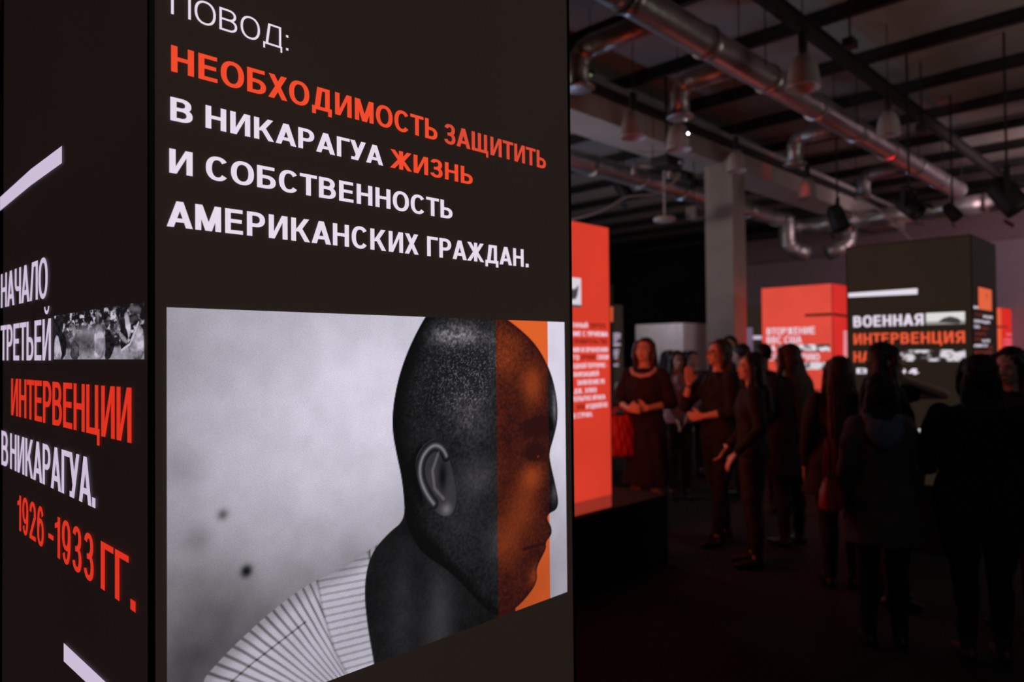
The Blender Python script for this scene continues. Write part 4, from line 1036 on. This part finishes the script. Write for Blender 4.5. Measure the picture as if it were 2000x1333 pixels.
# 1 woman with red bag
ARM_clasp = (((-.24, .0, 1.13), (-.075, .215, 1.10), (1, .35, .05), (0, .2, 1), .7), ((.24, .0, 1.13), (.085, .225, 1.09), (-1, .35, .05), (0, .2, 1), .7))
t1, R1, q1 = person('woman in a dark plum dress with pale bead collar and clasped hands', 1258, 6.5, 1.72, -24, (-6, 9), *ARM_clasp, hair='bob', hairc=(.03, .014, .010), top=(.012, .007, .016), low=(.010, .006, .014), lower='skirt', sleeve='mid', hairlen=.2)
bm = B()
for k in range(15):
    a = math.pi*(k/14); p = q1((.105*math.cos(a), .030+.068*math.sin(a), 1.432-.058*math.sin(a)))
    ell(bm, p, (.021, .018, .024), None, 1)
robj('collar', bm, .008, mat('pale_pink_beads', (.55, .40, .44), .6, var=.3, scale=60), t1, 1, label='pale pink bead collar')
# 2 woman in pale blouse
ARM_low = (((-.235, .0, 1.13), (-.06, .16, .93), (.45, .25, -.9), (0, 1, .3), .5), ((.235, .0, 1.13), (.06, .165, .93), (-.45, .25, -.9), (0, 1, .3), .5))
person('woman with long curly dark hair in a pale pink blouse, hands joined low', 1323, 7.9, 1.60, -2, (0, 0), *ARM_low, hair='curly', hairc=(.012, .007, .006), top=(.42, .28, .31), low=(.03, .026, .028), lower='trousers', hairlen=.40, build=.95)
# 3 person in profile, raised hand
arm3L = ((.20, .20, 1.14), (.13, .20, 1.335), (-.1, .06, 1), (-.2, -.9, .1), .45)
arm3R = ((-.22, .02, 1.12), (-.02, .17, 1.07), (.75, .5, -.05), (0, .2, 1), .5)
t3, R3, q3 = person('person in black with brown bob and glasses, hand raised to the chin', 1402, 6.05, 1.69, -72, (0, 4), arm3R, arm3L, hair='bob', hairc=(.06, .022, .012), top=(.004, .004, .004), low=(.003, .003, .003), sleeve='mid', glasses=True, build=1.12, hairlen=.2, stance=.09)
bm = B(); c = q3((.134, .20, 1.32)); dr = Vector((-.07, .0, .2)).normalized(); u_, v_ = frame_of(dr)
tube(bm, [c+(u_*math.cos(a)+v_*math.sin(a))*.029 for a in [2*math.pi*k/16 for k in range(17)]], .007, 8, cap=False); obj('bracelet', bm, M_plinth, t3, label='black bracelet')
# 4 dark-haired woman facing left with watch
arm4 = ((-.235, -.03, 1.12), (-.25, .16, .93), (0, .6, -.8), (1, .3, 0), .5)
arm4b = ((.235, .0, 1.12), (.22, .17, .92), (0, .5, -.85), (-1, .3, 0), .5)
t4, R4, q4 = person('woman in black with long dark hair turned left, wristwatch on her lowered arm', 1466, 5.4, 1.58, -100, (12, 0), arm4, arm4b, hair='long', hairc=(.022, .011, .008), top=(.004, .004, .004), low=(.014, .003, .004), build=1.1, hairlen=.36, sleeve='long')
bm = B(); c = q4((.22, .165, .925)); dr = Vector((0, .5, -.85)).normalized(); u_, v_ = frame_of(dr)
tube(bm, [c+(u_*math.cos(a)+v_*math.sin(a))*.028 for a in [2*math.pi*k/16 for k in range(17)]], .007, 8, cap=False); obj('wristwatch', bm, mat('steel_watch', (.6, .55, .55), .3, .8), t4)
# background heads
person('man in dark clothes rising behind the bob haired person', 1425, 8.6, 1.77, -30, (0, 0), hair='short', hairc=(.012, .009, .008), top=(.02, .016, .018), low=(.01, .01, .01), skin=M_skin2, build=1.15)
person('short haired man behind and right of the bob haired person', 1446, 8.0, 1.67, -140, (0, 0), hair='short', hairc=(.010, .008, .008), top=(.01, .01, .012), low=(.01, .01, .01), build=1.15)
person('small far visitor facing the camera, right of the pink blouse', 1352, 9.3, 1.60, 5, (0, 0), hair='short', hairc=(.012, .008, .008), top=(.10, .07, .08), low=(.012, .012, .012), skin=M_skin2)
person('visitor mostly hidden behind the woman in the pink blouse', 1303, 8.8, 1.60, 150, (0, 0), hair='long', hairc=(.008, .006, .006), top=(.008, .007, .008), low=(.008, .008, .008), hairlen=.4)
person('short haired visitor just before the left edge of the orange air force box', 1490, 7.2, 1.66, 165, (0, 0), hair='short', hairc=(.010, .007, .007), top=(.010, .009, .010), low=(.008, .008, .008), build=1.15)
# 6 long straight hair, black coat
person('woman in a black coat with very long straight hair, seen before the orange box', 1538, 5.95, 1.645, -152, (22, 0), ((-.25, .02, 1.12), (-.16, .2, 1.0), (.4, 1, 0), (0, 0, 1), .6), None, hair='long', hairc=(.035, .017, .010), top=(.004, .004, .005), low=(.004, .004, .004), hairlen=.55, build=1.12, coat=.62, spread=.06, shift=.07)
# 7 long reddish hair, grey jacket
person('woman with long dark auburn hair seen from behind, between the orange and charcoal boxes', 1637, 4.9, 1.55, 172, (0, 0), hair='long', hairc=(.040, .012, .008), top=(.016, .008, .008), low=(.008, .006, .007), hairlen=.52, build=1.12, coat=.7, spread=.035)
# 8 woman with raised elbow
arm8R = ((-.37, .12, 1.33), (-.135, .115, 1.46), (.95, -.15, .3), (0, 0, 1), .6)
arm8L = ((.25, -.02, 1.12), (.27, .12, .93), (.0, .35, -.9), (-.2, 1, 0), .5)
person('woman in a black top in profile, elbow lifted and hand behind her neck', 1730, 4.55, 1.635, 78, (0, 0), arm8L if False else ((-.06, .36, 1.37), (-.02, .13, 1.46), (.0, -1, .15), (0, 0, 1), .6), ((.22, .1, 1.12), (.17, .33, 1.02), (0, .8, -.6), (-.2, 1, 0), .5), hair='long', hairc=(.022, .010, .008), top=(.005, .005, .005), low=(.008, .008, .012), hairlen=.46, sleeve='short', build=1.12)
# 9 grey coat, blue hood
person('short visitor in a grey coat with a pale blue hood seen from behind', 1716, 3.92, 1.465, 165, (10, 0), ((-.205, -.02, 1.12), (-.21, .06, .89), (0, .15, -1), (.3, 1, 0)), ((.205, -.02, 1.12), (.21, .06, .89), (0, .15, -1), (-.3, 1, 0)), hair='bob', hairc=(.010, .006, .006), top=(.075, .055, .062), low=(.008, .007, .008), hairlen=.2, build=.92, coat=.66, hood=(.12, .16, .22), vox=.007)
# 10 big man right
person('broad dark haired person in black seen from behind at the right edge', 1910, 3.72, 1.56, 168, (0, 0), ((-.26, .05, 1.10), (-.18, .26, 1.02), (.4, 1, 0), (0, 0, 1), .6), ((.26, .05, 1.10), (.18, .26, 1.02), (-.4, 1, 0), (0, 0, 1), .6), hair='bob', hairc=(.010, .007, .007), top=(.006, .005, .005), low=(.006, .006, .006), build=1.38, vox=.007, shoes=(.05, .02, .012))
# 11 woman far right
person('dark haired woman at the right edge looking left past the broad figure', 1976, 4.2, 1.60, -58, (-4, -10), hair='long', hairc=(.010, .006, .006), top=(.012, .009, .010), low=(.008, .008, .008), hairlen=.4, build=1.05)

# red bags
M_bag = mat('red_leather', (.42, .012, .014), .5, var=.1, bump=.1, bscale=60)
def bag(label, loc, rz, w0, w1, hh, dd, hl):
    t = thing('handbag', label, 'bag', loc, rz, group='red handbags')
    bm = B(); loft(bm, [(0, 0, -hh, w1*.92, dd*.8), (0, 0, -hh+.02, w1, dd), (0, 0, -hh*.5, (w0+w1)/2*1.02, dd*.92), (0, 0, -.02, w0, dd*.55), (0, 0, 0, w0*.97, dd*.45)], 28)
    robj('bag_body', bm, .008, M_bag, t, 1, folds(.004, 22))
    bm = B(); loft(bm, [(0, 0, -.002, w0*.9, dd*.3), (0, 0, .006, w0*.9, dd*.3)], 20); obj('zip_top', bm, M_dmetal, t)
    for s_ in (-1, 1):
        pts = bend([(-w0*.6, s_*dd*.4, -.03), (-w0*.45, s_*dd*.3, hl), (w0*.45, s_*dd*.3, hl), (w0*.6, s_*dd*.4, -.03)], .06)
        bm = B(); tube(bm, pts, .007, 8); obj('handle', bm, M_bag, t, smooth=True)
    return t
b1 = at(1210, 812, 6.42); bag('red handbag hanging from the arm of the woman in plum', b1, YAW*-1+.3, .12, .17, .36, .07, .07)
b2 = at(1623, 930, 3.97); bag('dark red handbag at the left side of the grey coat', b2, -YAW+1.0, .10, .14, .18, .06, .20)
